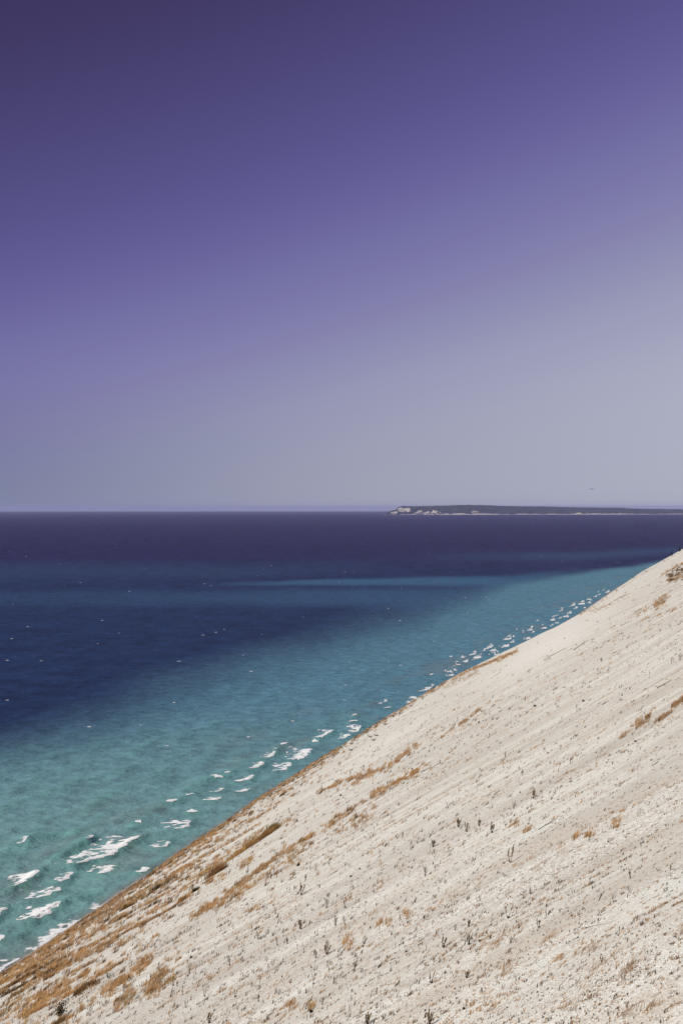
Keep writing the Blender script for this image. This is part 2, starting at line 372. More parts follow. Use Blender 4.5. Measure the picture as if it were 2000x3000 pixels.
FAR_LABEL = {(1778, 1736): "farthest breaker, where the surf line meets the dune edge", (1394, 1931): "broad lacy foam sheet just off the orange grass strip on the dune edge",
             (1319, 1981): "ragged foam heap touching the left end of the orange dune edge strip", (1484, 1874): "widest breaker seaward of the bare sand edge",
             (1391, 1908): "small round blob of foam seaward of the broad lacy sheet", (1512, 1844): "small lone breaker on the open side of the far surf"}
for k_ in range(41, len(BREAK)):
    c_ = np.mean(np.array(BREAK[k_][0]), 0)
    for (lx, ly), lab in FAR_LABEL.items():
        if abs(c_[0]-lx) < 1.5 and abs(c_[1]-ly) < 1.5: BREAK[k_] = BREAK[k_][:4] + (lab,)
fronts = []
for pts, dep, lc, hh, lab in BREAK:
    p = np.array(pts, float); x, y = pix_lake(p[:, 0], p[:, 1]); fronts.append(np.stack([x, y], -1))
SWELLS = [(8, .10, .2), (10.5, .10, -.35), (13, .12, .1), (17, .13, .45), (21, .14, -.15), (26, .15, .05), (6.5, .07, .5), (5.2, .05, -.5), (7.2, .07, -.1)]
GREEN = [([(85, 2464), (150, 2450), (215, 2440)], .8), ([(170, 2520), (200, 2500), (252, 2476)], 1.2), ([(180, 2655), (230, 2632), (280, 2618)], .6), ([(60, 2745), (85, 2722), (100, 2708)], .7)]
def seg_field(x, y, pl):
    """(distance to polyline, signed side) for points near it"""
    best = np.full(x.shape, 1e9); side = np.zeros(x.shape)
    for a, b_ in zip(pl[:-1], pl[1:]):
        ab = b_-a; t = np.clip(((x-a[0])*ab[0]+(y-a[1])*ab[1])/(ab@ab+1e-9), 0, 1)
        dx = x-(a[0]+t*ab[0]); dy = y-(a[1]+t*ab[1]); dd = np.hypot(dx, dy)
        cr = (ab[0]*dy - ab[1]*dx)/ (np.linalg.norm(ab)+1e-9)
        side = np.where(dd < best, cr, side); best = np.minimum(best, dd)
    return best, side
green_lines = []
for pts, hh in GREEN:
    p = np.array(pts, float); x, y = pix_lake(p[:, 0], p[:, 1]); green_lines.append((np.stack([x, y], -1), hh))
def lake_z(x, y, crest=False):
    r = np.hypot(x, y); s, w = to_sw(x, y)
    z = np.zeros(np.shape(x)); gr = np.zeros(np.shape(x))
    for lam, a, th in SWELLS:                                  # swell runs up the shore from the open lake
        k = 2*math.pi/lam; ph = k*(-w*math.cos(th) + s*math.sin(th)) + 2.5*noise(s/40+lam, w/40, 77)
        grp = 0.35 + 1.3*fbm(s/30+lam*3, w/22, 78, 2)
        z = z + a*grp*np.sin(ph)*sstep(190*lam**.5, 70*lam**.5, r)
    q = w - shore_w(s)
    z = z*sstep(-2, 22, q)
    gr = np.clip(z*1.1, 0, 1)
    for pl, hh in [(f, BREAK[i][3]) for i, f in enumerate(fronts[:36])] + green_lines:
        c = pl.mean(0); ext = np.linalg.norm(pl[-1]-pl[0])*.5 + 22
        idx = np.where(np.abs(x-c[0])+np.abs(y-c[1]) < ext*1.5)
        if len(idx[0]) == 0: continue
        dd, sd = seg_field(x[idx], y[idx], pl)
        wdt = np.where(sd < 0, 1.5, 4.0)
        rid = hh*np.exp(-(dd/wdt)**2)
        z[idx] += rid; gr[idx] = np.maximum(gr[idx], 0.9*np.exp(-(dd/3.0)**2)*min(1, hh))
    z = z - r*r/(2*RE)
    return (z, gr) if crest else z
ang = np.concatenate([np.linspace(-80, -26, 40)[:-1], np.linspace(-26, 27, 640), np.linspace(27, 80, 40)[1:]])
rad_near = CAM_H/np.tan(np.linspace(math.atan(CAM_H/120.0), math.atan(CAM_H/4200.0), 520))
rad = np.concatenate([[40, 80], rad_near, np.geomspace(4200, 62000, 80)[1:]])
RR, AA = np.meshgrid(rad, np.radians(ang), indexing='ij')
X = RR*np.sin(AA); Y = RR*np.cos(AA)
Zl, GR = lake_z(X, Y, True)
s_, w_ = to_sw(X, Y); q_ = w_ - shore_w(s_)
# bathymetry: edges and bars as ground range along each bearing (points read off the photograph, turned into metres)
def rng_line(pts):
    p = np.array(pts, float); x, y = pix_lake(p[:, 0], p[:, 1]); a = np.arctan2(x, y); r = np.hypot(x, y)
    return np.interp(AA, a, r)
warp = 1 + 0.22*(fbm(X/150, Y/230, 91, 4)-.5)*sstep(1500, 500, RR) + 0.04*(fbm(X/160, Y/160, 92, 3)-.5)
rw = RR*warp
edge_a = rng_line([(-300, 2370), (0, 2290), (300, 2225), (600, 2140), (900, 2040), (1100, 1955), (1250, 1890), (1400, 1800), (1500, 1730), (1700, 1690), (1850, 1668), (2000, 1640)])
edge_b = rng_line([(-300, 2150), (0, 2085), (300, 2015), (600, 1905), (900, 1805), (1100, 1752), (1250, 1730), (1400, 1700), (1500, 1690), (1700, 1670), (1850, 1650), (2000, 1626)])
deep = sstep(0, 1, (np.log(rw)-np.log(edge_a))/(np.log(edge_b)-np.log(edge_a)+1e-6))
def band(up, lo, soft=.35):
    a, c = np.log(rng_line(lo)), np.log(rng_line(up)); t = (np.log(rw)-a)/(c-a)
    return sstep(-soft, soft, t)*sstep(1+soft, 1-soft, t)
bar1 = band([(500, 1710), (1000, 1699), (1300, 1690), (1500, 1688), (2000, 1640)], [(500, 1717), (1000, 1716), (1300, 1716), (1500, 1720), (2000, 1650)], .25)
bar1 = bar1*sstep(R(-9.5), R(-1), AA)*sstep(R(15), R(8), AA)
bar2 = band([(0, 1734), (500, 1733), (1000, 1728), (1400, 1722), (2000, 1640)], [(0, 1775), (500, 1772), (1000, 1768), (1400, 1790), (2000, 1660)], .4)
bar2 = bar2*(0.42+.58*sstep(R(-18), R(5), AA))*sstep(R(14), R(6), AA)
bar3 = band([(1000, 1622), (1700, 1617), (2000, 1604)], [(1000, 1650), (1700, 1640), (2000, 1622)], .5)*sstep(R(1), R(14), AA)
bar4 = band([(-200, 1640), (0, 1650), (700, 1655), (2000, 1640)], [(-200, 1700), (0, 1700), (700, 1690), (2000, 1660)], .5)*.28*sstep(R(8), R(-8), AA)
TURQ_NEAR = np.array([0.155, 0.288, 0.285]); TURQ = np.array([0.083, 0.192, 0.254]); NAVY = np.array([0.0130, 0.0290, 0.080]); FARN = np.array([0.0160, 0.0150, 0.064]); BAR = np.array([0.050, 0.140, 0.240])
kn = sstep(260, 620, RR)[..., None]
col = TURQ_NEAR*(1-kn) + TURQ*kn
mott = fbm(X/17, Y/15, 95, 4)
sed = sstep(.52, .72, fbm(s_/38, w_/13, 97, 3))*sstep(75, 25, q_)
col = col*(0.88 + 0.24*mott)[..., None]
col = col*(1-.28*sed[..., None]) + np.array([.17, .17, .155])*.28*sed[..., None]
gk = np.clip(GR*.55*(0.35+mott), 0, .6)*sstep(900, 300, RR)
col = col*(1-gk[..., None]) + np.array([.085, .29, .215])*gk[..., None]
kf = sstep(900, 2600, RR)[..., None]
dk = (NAVY*(1-kf) + FARN*kf)
ripple = (0.60 + 0.80*fbm(X/16, Y/14, 98, 4))[..., None]  # light and dark of ripples painted into the deep water colour
col = col*(1-deep[..., None]) + dk*ripple*deep[..., None]
for bb, amt in ((bar2, .42), (bar1, .62), (bar3, .24), (bar4, .5)):
    a_ = (bb*amt)[..., None]*deep[..., None]; col = col*(1-a_) + BAR*a_
wet = sstep(3.5, -0.5, q_)[..., None]; col = col*(1-wet*.6) + np.array([.19, .17, .15])*wet*.6
me = mesh_from("lake", np.stack([X, Y, Zl], -1).reshape(-1, 3), grid_quads(*X.shape)[:, ::-1], colors=col.reshape(-1, 3), smooth=True)
m, n, l, b = mat_new("lake_water")
vc = n.new("ShaderNodeVertexColor"); vc.layer_name = "tint"
geo = n.new("ShaderNodeNewGeometry").outputs["Position"]
wv = mapping(n, l, geo, (0.62, 1.0, 0.0), 0.12)
chop = ntex(n, l, wv, 0.16, 4, 0.55, 0.15)
chop2 = ntex(n, l, wv, 0.04, 3, 0.5, 0.1)
shade = rampnode(n, l, chop, [(0.3, 0.82), (0.7, 1.2)])  # slight painted shading: wave light and dark multiplied into the water colour
nb = bump(n, l, chop, 1.0, 3.0); nb = bump(n, l, chop2, 0.4, 1.6, nb)
dif = n.new("ShaderNodeBsdfDiffuse"); gl = n.new("ShaderNodeBsdfGlossy"); gl.inputs["Roughness"].default_value = 0.25
fr = n.new("ShaderNodeFresnel"); fr.inputs["IOR"].default_value = 1.33
fs = n.new("ShaderNodeMath"); fs.operation = 'MULTIPLY'; fs.inputs[1].default_value = 0.22; l(fr.outputs[0], fs.inputs[0])
fm_ = n.new("ShaderNodeMath"); fm_.operation = 'MINIMUM'; fm_.inputs[1].default_value = 0.085; l(fs.outputs[0], fm_.inputs[0])
wm = n.new("ShaderNodeMixShader"); l(fm_.outputs[0], wm.inputs[0]); l(dif.outputs[0], wm.inputs[1]); l(gl.outputs[0], wm.inputs[2])
for nd in (dif, gl, fr): l(nb, nd.inputs["Normal"])
l(mixc(n, l, 1.0, vc.outputs[0], shade, 'MULTIPLY'), dif.inputs["Color"])
n.remove(b); l(wm.outputs[0], n["Material Output"].inputs[0])
lake = obj("lake", me, m); tag(lake, kind="structure", label="turquoise to deep blue lake reaching the horizon")

# foam of the breakers
m, n, l, b = mat_new("foam"); b.inputs["Roughness"].default_value = 0.7; b.inputs["Specular IOR Level"].default_value = 0.2
geo = n.new("ShaderNodeNewGeometry").outputs["Position"]
fo = ntex(n, l, geo, 1.3, 5, 0.65)
fvc = n.new("ShaderNodeVertexColor"); fvc.layer_name = "tint"
l(mixc(n, l, 1.0, fvc.outputs[0], rampnode(n, l, fo, [(0.3, (0.78, 0.8, 0.8)), (0.55, (1, 1, 1))]), 'MULTIPLY'), b.inputs["Base Color"]); l(bump(n, l, fo, 0.5, 0.25), b.inputs["Normal"])
fa = n.new("ShaderNodeAttribute"); fa.attribute_name = "dens"
lace_n = ntex(n, l, mapping(n, l, geo, (0.75, 1.0, 0.0)), 1.1, 4, 0.65, 0.5)
ad = n.new("ShaderNodeMath"); ad.operation = 'MULTIPLY_ADD'; ad.inputs[1].default_value = 2.2; l(lace_n, ad.inputs[0])
sb = n.new("ShaderNodeMath"); sb.operation = 'SUBTRACT'; sb.inputs[1].default_value = 1.10; l(fa.outputs["Fac"], sb.inputs[0]); l(sb.outputs[0], ad.inputs[2])
aramp = rampnode(n, l, ad.outputs[0], [(0.12, 0.0), (0.5, 0.42), (0.98, 0.95)])
trn = n.new("ShaderNodeBsdfTransparent"); fmx = n.new("ShaderNodeMixShader")
l(aramp, fmx.inputs[0]); l(trn.outputs[0], fmx.inputs[1]); l(b.outputs[0], fmx.inputs[2]); l(fmx.outputs[0], n["Material Output"].inputs[0])
MAT_FOAM = m
def foam_mesh(name, pl, depth, lace, hh, seed, whole=False):
    L_ = np.concatenate([[0], np.cumsum(np.linalg.norm(np.diff(pl, axis=0), axis=1))]); tot = L_[-1]
    dist = np.hypot(*pl.mean(0)); res = max(0.22, dist*0.0011)
    nu = int(np.clip(tot/res, 18, 150)); nv = int(np.clip((depth+1.5)/res, 12, 80))
    u = np.linspace(0, 1, nu); v = np.linspace(0, 1, nv)
    U, Vv = np.meshgrid(u, v, indexing='ij')
    px = np.interp(U*tot, L_, pl[:, 0]); py = np.interp(U*tot, L_, pl[:, 1])
    if len(pl) > 2:                                            # round the corners of the front edge
        ker = np.ones(max(3, nu//6)); ker /= ker.sum(); k2 = len(ker)//2
        for arr in (px, py):
            c = arr[:, 0]; sm = np.convolve(np.pad(c, k2, mode='reflect', reflect_type='odd'), ker, 'same')[k2:-k2 or None][:nu]; arr[:] = sm[:, None]
    d = pl[-1]-pl[0]; d = d/np.linalg.norm(d); nrm = np.array([-d[1], d[0]])
    if (nrm @ np.array([-CP, SP])) < 0: nrm = -nrm             # seaward
    away = pl.mean(0)/np.linalg.norm(pl.mean(0)); kb = float(np.clip((dist-300)/350, 0, 1))
    back = (nrm*.8 + np.array([0, 1.])*.15 + d*(-.35))*(1-kb) + away*kb; back /= np.linalg.norm(back)
    ragged = (fbm(U*tot/2.2, np.zeros_like(U), seed, 3)-.5)*min(3.0, depth*.45)
    head = .22 + .78*sstep(.0, .85, U)**.9*sstep(1.06, .86, U)      # a thin tail to the left, a full head to the right
    if len(pl) > 2: head = .55 + .45*head
    off = Vv*depth*head + ragged*(1-Vv)*np.minimum(1, head*1.3)
    x = px + back[0]*off; y = py + back[1]*off
    env = np.minimum(sstep(0, .10+.15*noise(Vv*5, 0*Vv, seed+1), U), sstep(1, .93-.10*noise(Vv*5, 0*Vv+3, seed+2), U))
    thick = (1 - Vv)*(1.25-lace*.2)
    k_f = max(1.0, dist/420)
    lac = fbm(x/(2.0*k_f), y/(1.6*k_f), seed+3, 5); lac2 = fbm(x/6, y/9, seed+4, 2)
    dens = env*((1-Vv)**1.5*1.25 + .38) - (0.22+.62*lace)*Vv**.8 + (lac-.5)*(1.2+(1.6+4.0*lace)*sstep(.02, .3, Vv)) + (lac2-.5)*1.1 - (1-env)*.4
    keep_v = dens > -0.05
    solid = sstep(.20, .72+.3*lace, dens)**1.15
    roll = hh*(.20 if dist < 600 else .42)*np.exp(-((Vv*depth)-.8)**2/1.4)*env*(.6+.8*fbm(U*tot/2.0, 0*U, seed+9, 2)) + .14*lac*env
    z = lake_z(x, y) + 0.05 + roll*sstep(0, 1.3, Vv*depth)
    q = grid_quads(nu, nv); kf_ = keep_v.ravel()[q].sum(1) >= 3
    q = q[kf_]
    if whole and len(q):                                       # small far breakers stay one piece
        lab = np.arange(nu*nv)
        while True:
            m_ = lab[q].min(1); new = lab.copy(); np.minimum.at(new, q.ravel(), np.repeat(m_, 4))
            if (new == lab).all(): break
            lab = new
        fl_ = lab[q[:, 0]]; ids, cn = np.unique(fl_, return_counts=True); q = q[fl_ == ids[cn.argmax()]]
    if len(q) < 4: return None
    used = np.unique(q); remap = np.full(nu*nv, -1); remap[used] = np.arange(len(used))
    V = np.stack([x, y, z], -1).reshape(-1, 3)[used]
    c0 = V.mean(0); c0[2] = V[:, 2].min()
    a = V[q_tri(remap[q])]
    sc_ = solid.ravel()[used][:, None]
    me_ = mesh_from(name, V - c0, remap[q] if np.cross(a[1]-a[0], a[2]-a[0])[2] > 0 else remap[q][:, ::-1], colors=np.array([.55, .62, .62])*(1-sc_)+np.array([.86, .865, .85])*sc_, smooth=True, extra={'dens': np.clip(dens.ravel()[used], 0, 1.4)})
    return me_, c0
def q_tri(q): return q[len(q)//2][:3]
for i, (pts, dep, lc, hh, lab) in enumerate(BREAK):
    r_ = foam_mesh("breaking_wave", fronts[i], dep*(1.3 if i < 21 else .8 if i < 41 else 1), min(1, lc+.12) if i < 41 else lc*.6, hh, 300+i*7, i >= 41)
    if r_ is None: continue
    o = obj("breaking_wave", r_[0], MAT_FOAM, loc=r_[1])
    tag(o, lab or ("distant breaker off the far right end of the dune edge" if pts[0][0] > 1640 else "distant breaker off the bare sand edge" if pts[0][0] > 1520 else "distant breaker off the right end of the orange edge strip" if pts[0][0] > 1400 else "distant breaker off the left end of the orange edge strip" if pts[0][0] > 1285 else "small lone breaker left of the orange edge strip"), "wave", "breakers rolling in along the dune foot")
# swash: foam running up the beach at lower left
for a, b2, lab in (((-40, 2886), (54, 2803), "white swash running up the beach at lower left corner of the water"),
                  ((80, 2795), (248, 2692), "long white swash line hugging the grassy dune edge"),
                  ((266, 2667), (306, 2651), "short swash patch touching the dune edge above the long swash line")):
    xa, ya = pix_lake(*a); xb, yb = pix_lake(*b2)
    ts = np.linspace(0, 1, 5); pl = np.stack([xa+(xb-xa)*ts, ya+(yb-ya)*ts], -1); pl[:, 0] += np.sin(ts*9)*.5
    r_ = foam_mesh("swash", pl, 4.2, .25, .35, 900+int(a[0]))
    if r_: tag(obj("swash", r_[0], MAT_FOAM, loc=r_[1]), lab, "foam")
# small whitecaps on the open water
fl = []
while len(fl) < 95:
    x = rng.uniform(-20, 1990); y = 1530 + 700*rng.uniform(0, 1)**1.4
    if y < sil_y(x)-40 and y > 1515 and not (y > 2150 and rng.random() < .3): fl.append((x, y))
def deep_at(px, py): return py < np.interp(px, [0, 600, 1100, 1500], [2150, 2010, 1860, 1710])
fm = []
for k in range(5):
    t = np.linspace(0, 1, 7); pl = np.stack([t*0-0.0+np.sin(t*3+k)*.3, (t-.5)*4+0], -1)
    nv = 5; P = []
    for i_, tt_ in enumerate(t):
        hw = math.sin(math.pi*min(max(tt_, .04), .96))*(.55+.5*rng.random())
        for j in range(nv):
            f = j/(nv-1); P.append(((tt_-.5)*3.4 + rng.normal()*.12, (f-.5)*2.6*hw + rng.normal()*.12, .35*math.sin(math.pi*f)*hw - .05))
    fm.append(mesh_from("whitecap", np.array(P), grid_quads(7, nv), colors=np.full((7*nv, 3), .88), smooth=True, extra={'dens': np.full(7*nv, .85)}))
for i, (px, py) in enumerate(fl):
    x, y = pix_lake(px, py); z = float(lake_z(np.array([x]), np.array([y]))[0])
    o = obj("whitecap", fm[i % 5], MAT_FOAM, loc=(x, y, z+.12)); dist = math.hypot(x, y)
    sc = rng.uniform(.22, .62)*(.8 + dist/1600.0)**.8
    o.scale = (sc*1.15, sc*.9*(1+dist/1800), sc*.7); o.rotation_euler = (0, 0, rng.uniform(-.4, .4))
    tag(o, "tiny white fleck of foam on " + ("purple water near the horizon" if py < 1660 else "the pale sandbar band" if py < 1780 else "dark navy water" if deep_at(px, py) else "turquoise water"), "whitecap", "whitecaps scattered over the open lake")

# ------------------------------------------------------------------ the island on the horizon
top_px = [(1124, 1508), (1130, 1505), (1138, 1499), (1158, 1493), (1163, 1487), (1175, 1483.5), (1223, 1484), (1284, 1482), (1318, 1481.5), (1358, 1480), (1416, 1480.5),
          (1473, 1483), (1550, 1484.3), (1610, 1485), (1688, 1487), (1828, 1488.4), (1866, 1491), (2000, 1492.4), (2300, 1496), (2500, 1503)]
NU, NV = 620, 44
pxs = np.linspace(1124, 2500, NU)
yf = 16000 + (pxs-1124)/876*2000 + 60*np.sin(pxs/60)
xf = (pxs-1000)/F*yf
zsea = -(yf**2+xf**2)/(2*RE)
ty = np.interp(pxs, [p[0] for p in top_px], [p[1] for p in top_px])
hts = (LEVEL_Y-ty)/F*(yf+320) + CAM_H - zsea - 7.0
hts = np.maximum(hts, 1.5)
vv = np.linspace(0, 1, NV)
prof = np.where(vv < .55, sstep(-.25, .55, vv)-.13*(1-vv/.55), 1) ; prof = np.where(vv < .55, np.clip((sstep(-.3, .58, vv)-sstep(-.3, .58, 0))/(1-sstep(-.3, .58, 0)), 0, 1), np.cos((vv-.55)/.45*math.pi/2)**.5)
Hh = hts[:, None]*prof[None, :] 
dy = np.interp(vv, [0, .55, 1], [0, 340, 1500])
depth_scale = np.clip((pxs-1118)/60, .08, 1)
Xi = xf[:, None] + dy[None, :]*depth_scale[:, None]*.10; Yi = yf[:, None] + dy[None, :]*depth_scale[:, None]
gul = (fbm(Xi/70, Hh/60, 401, 3)-.5)*36*np.sin(math.pi*np.clip(vv/.55, 0, 1))[None, :]
Zi = zsea[:, None] + Hh - 1.0 + np.abs(gul)*0.15; Yi = Yi + gul
P = np.stack([Xi, Yi, Zi], -1).reshape(-1, 3)
Q = grid_quads(NU, NV)
m, n, l, b = mat_new("island_sand"); geo = n.new("ShaderNodeNewGeometry").outputs["Position"]
l(rampnode(n, l, ntex(n, l, geo, 0.03, 4), [(0.35, (0.50, 0.43, 0.34)), (0.6, (0.70, 0.63, 0.53))]), b.inputs["Base Color"]); b.inputs["Roughness"].default_value = .95
MAT_ISAND = m
m, n, l, b = mat_new("island_forest"); geo = n.new("ShaderNodeNewGeometry").outputs["Position"]
l(rampnode(n, l, ntex(n, l, geo, 0.012, 5, .6), [(0.35, (0.022, 0.028, 0.032)), (0.5, (0.036, 0.043, 0.042)), (0.68, (0.070, 0.070, 0.058))]), b.inputs["Base Color"]); b.inputs["Roughness"].default_value = .95  # forest greens shifted bluish, some distance haze painted into the colour
b.inputs["Specular IOR Level"].default_value = .05
MAT_IFOR = m
PXg, VVg = np.meshgrid(pxs, vv, indexing='ij')
ELEV = Hh/np.maximum(hts[:, None], 1)          # 0 at the beach .. 1 at the ridge
PYg = LEVEL_Y + (CAM_H-Zi)/Yi*F
wob = (fbm(PXg/3.0, PYg/2.2, 411, 3)-.5)
patches = [((1162, 1200), (1487.5, 1501), .0, -.25), ((1138, 1166), (1498, 1508), .0, .15), ((1212, 1237), (1494, 1507.5), .8, .05), ((1239, 1257), (1497, 1507.5), .9, .0), ((1260, 1284), (1495, 1507), .9, .0),
           ((1284, 1292), (1501, 1504), .0, .1), ((1300, 1313), (1504.8, 1507.5), 0, -.2), ((1320, 1362), (1504.6, 1508.5), 0, -.3), ((1376, 1402), (1496, 1503), 0, .22), ((1684, 1702), (1503, 1507.5), 0, -.3), ((1722, 1757), (1504.5, 1508), 0, -.3)]
island = obj("island", mesh_from("island", P, Q[:, ::-1], smooth=False), MAT_ISAND); tag(island, kind="structure", label="long wooded island with pale sand bluffs on the horizon")
sandy = np.zeros(PXg.shape, bool); face_c = lambda A: A.ravel()[Q].mean(1)
for (x0, x1), (y0, y1), shear, th in patches:
    cx = PXg + shear*(PYg-(y0+y1)/2)*1.0
    ins = np.minimum(np.minimum(cx-x0, x1-cx)/(x1-x0)*2.2, np.minimum(PYg-y0, y1-PYg)/(y1-y0)*2.2)
    msk = (ins + wob*1.8 > .22 + th) & (ins > 0) & (VVg < .56)
    sandy |= msk
    qf = Q[msk.ravel()[Q].sum(1) >= 2]
    if len(qf) > 2:
        used = np.unique(qf); rm = np.full(len(P), -1); rm[used] = np.arange(len(used))
        Vb = P[used] + np.array([0, -5.0, 1.5])
        ch = obj("sand_bluff", mesh_from("sand_bluff", Vb, rm[qf][:, ::-1]), MAT_ISAND, island)
can = 3.0 + 17.0*fbm(Xi/55, Yi/55+Zi/25, 431, 4)
beach_w = .012+.02*noise(PXg/14, 0*PXg, 441)
beach_c = np.where(VVg < beach_w*(1+1.4*(PXg > 1380)), 0.0, 1.0)*sstep(1126, 1140, PXg)
Pf = P + np.stack([0*can, -can*.6*beach_c, can*beach_c], -1).reshape(-1, 3)
drop = sandy | (beach_c < .02)
qf = Q[drop.ravel()[Q].sum(1) < 2]
forest = obj("forest", mesh_from("forest", Pf, qf[:, ::-1], smooth=False), MAT_IFOR, island); forest["kind"] = "stuff"

# ------------------------------------------------------------------ dune grass (one uncountable mass of blades)
ORANGE = np.array([.76, .44, .18]); TAN = np.array([.56, .40, .25]); BROWN = np.array([.22, .12, .05]); OLIVE = np.array([.12, .085, .03]); DARK = np.array([.05, .036, .022])
def make_blades(base, hgt, nb, spread, lean, width, col, jitter=.25):
    """base (k,3), per-tuft arrays hgt, nb, spread, lean, width, col (k,3) -> vertex, quad, tri, colour arrays"""
    idx = np.repeat(np.arange(len(base)), nb); k = len(idx)
    an = rng.uniform(0, 2*math.pi, k); rr = np.sqrt(rng.uniform(0, 1, k))*spread[idx]
    bx = base[idx, 0] + np.cos(an)*rr*1.5; by = base[idx, 1] + np.sin(an)*rr
    bz = ground(bx, by) - .02
    h = hgt[idx]*rng.uniform(.55, 1.15, k)
    ln = lean[idx]*rng.uniform(.4, 1.5, k); th = BETA + rng.normal(0, .55, k)
    dx = np.cos(th)*ln + np.cos(an)*.22; dy_ = np.sin(th)*ln + np.sin(an)*.22
    mid = np.stack([bx+dx*h*.35, by+dy_*h*.35, bz+h*.62], -1)
    slope_up = .5*np.maximum(dx*h, 0)*.9
    tip = np.stack([bx+dx*h, by+dy_*h, np.maximum(bz+h*(1-.38*np.clip(ln, 0, 1.6)), bz+slope_up+.03)], -1)
    wv_ = width[idx]*rng.uniform(.6, 1.3, k); fa = rng.uniform(-.6, .6, k)
    sx = np.cos(fa)*wv_; sy = np.sin(fa)*wv_
    o = np.stack([sx, sy, 0*sx], -1)
    b0 = np.stack([bx, by, bz], -1)
    V = np.stack([b0-o, b0+o, mid+o*.8, mid-o*.8, tip], 1).reshape(-1, 3)
    i0 = np.arange(k)*5
    q = np.stack([i0, i0+1, i0+2, i0+3], -1); t = np.stack([i0+3, i0+2, i0+4], -1)
    c = col[idx]*rng.uniform(1-jitter, 1+jitter, (k, 1))
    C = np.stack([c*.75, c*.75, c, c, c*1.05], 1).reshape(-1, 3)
    return V, q, t, np.clip(C, 0, .8)
tuft_px = []; tuft_kind = []
def add_px(x, y, kind, size=1.0): tuft_px.append((x, y)); tuft_kind.append((kind, size))
# the grassy lower belt along the edge
N = 30000
xs = rng.uniform(-260, 1020, N); ys = sil_y(np.maximum(xs, 0)) + np.where(xs < 0, -xs*.65, 0) + rng.uniform(1, 330, N)
g = pix_ground(xs, ys); ok = ~np.isnan(g[:, 0]) & (ys < 3150); xs, ys, g = xs[ok], ys[ok], g[ok]
al_ = g[:, 0]*CB + g[:, 1]*SB; ac_ = -g[:, 0]*SB + g[:, 1]*CB
den = fbm(al_/22, ac_/5.0, 501, 3)*.46 + fbm(al_/2.6, ac_/0.8, 511, 4)*.58 + rng.normal(0, .04, len(xs))
dep = ys - np.interp(xs, SILX, SILY) + np.where(xs < 0, xs*.65, 0)
lim = np.interp(xs, [0, 300, 500, 700, 900, 1020], [330, 235, 165, 110, 45, 25])
thr = .525 + .13*np.clip(dep/lim, 0, 1.2)**1.3 - .12*np.exp(-dep/16) + np.interp(xs, [0, 400, 800, 1000], [0, .0, .04, .06])
for i in np.where((den > thr) & (dep < lim*1.15))[0]:
    u_ = noise(np.array([al_[i]/6]), np.array([ac_[i]/2.]), 521)[0]
    add_px(xs[i], ys[i], 'brown' if u_ > .72 or rng.random() < .12 else 'orange', .9+.35*rng.random())
# the brow of the slope: grass breaks its outline
for _ in range(1500):
    x = rng.uniform(-60, 1270)
    if noise(np.array([x/26.0]), np.array([3.3]), 561)[0] < .30 and rng.random() < .8: continue
    add_px(x, np.interp(x, SILX, SILY) - min(x, 0)*.65 + 2 + abs(rng.normal())*7, 'brown' if rng.random() < .38 else 'orange', rng.uniform(.6, 1.15))
# combed strips of grass
def strip(pts, halfw, num, kind='orange', size=1.0, gap=.4):
    p = np.array(pts, float); Ls = np.concatenate([[0], np.cumsum(np.linalg.norm(np.diff(p, axis=0), axis=1))])
    for _ in range(num):
        q = rng.uniform(0, Ls[-1])
        if noise(np.array([q/34.0]), np.array([p[0, 0]]), 533)[0] < gap*.8 and rng.random() < .8: continue
        hw_ = halfw*(.45+1.1*noise(np.array([q/21.0]), np.array([p[0, 1]]), 537)[0]); add_px(np.interp(q, Ls, p[:, 0]) + rng.normal()*hw_*.5, np.interp(q, Ls, p[:, 1]) + rng.normal()*hw_*.75, kind if (kind == 'wisp' or rng.random() > .15) else 'brown', size*rng.uniform(.7, 1.2))
strip([(560, 2692), (612, 2660), (724, 2579), (832, 2499), (1000, 2395), (1060, 2350), (1225, 2258)], 7.5, 560, gap=.16)
strip([(640, 2660), (760, 2580), (870, 2505), (950, 2450), (1150, 2350)], 13, 260)
strip([(930, 2325), (1010, 2290), (1127, 2254), (1225, 2182)], 6.5, 210, gap=.22)
strip([(1290, 2165), (1400, 2085), (1470, 2040)], 5, 90); strip([(1030, 2300), (1100, 2262), (1140, 2235)], 5, 70)
strip([(480, 2625), (560, 2590), (640, 2530)], 8, 120); strip([(600, 2590), (700, 2540), (745, 2510)], 6, 90)
strip([(700, 2480), (760, 2445), (860, 2400)], 8, 70); strip([(740, 2385), (860, 2330), (960, 2270)], 7, 60, size=.8)
strip([(170, 3010), (285, 2925), (400, 2845), (440, 2810)], 12, 330, gap=.25); strip([(60, 2980), (190, 2890), (260, 2850)], 10, 260, gap=.25)
strip([(215, 2925), (250, 2895), (290, 2880)], 6, 70, 'brown'); strip([(330, 2960), (370, 2925), (385, 2900)], 12, 70)
strip([(440, 2890), (470, 2860), (520, 2820)], 16, 80); strip([(420, 2920), (480, 2870)], 20, 60)
strip([(1255, 2026), (1300, 2001), (1354, 1973), (1434, 1941), (1479, 1923), (1516, 1907)], 4.5, 700, size=.8, gap=.05)
strip([(1280, 2022), (1340, 1995), (1400, 1970)], 5, 100, size=.7)
strip([(1695, 1803), (1746, 1772), (1791, 1741), (1836, 1710), (1876, 1683), (1925, 1656), (1995, 1613)], 3.0, 420, size=.75, gap=.12)
strip([(1725, 1795), (1790, 1770), (1840, 1735)], 4, 90, size=.7); strip([(1930, 1690), (1975, 1662), (2000, 1650)], 4, 90)
strip([(1955, 1692), (1985, 1672), (2010, 1668)], 10, 160, 'brown', 1.0, .1); strip([(1940, 1705), (2000, 1690)], 8, 60)
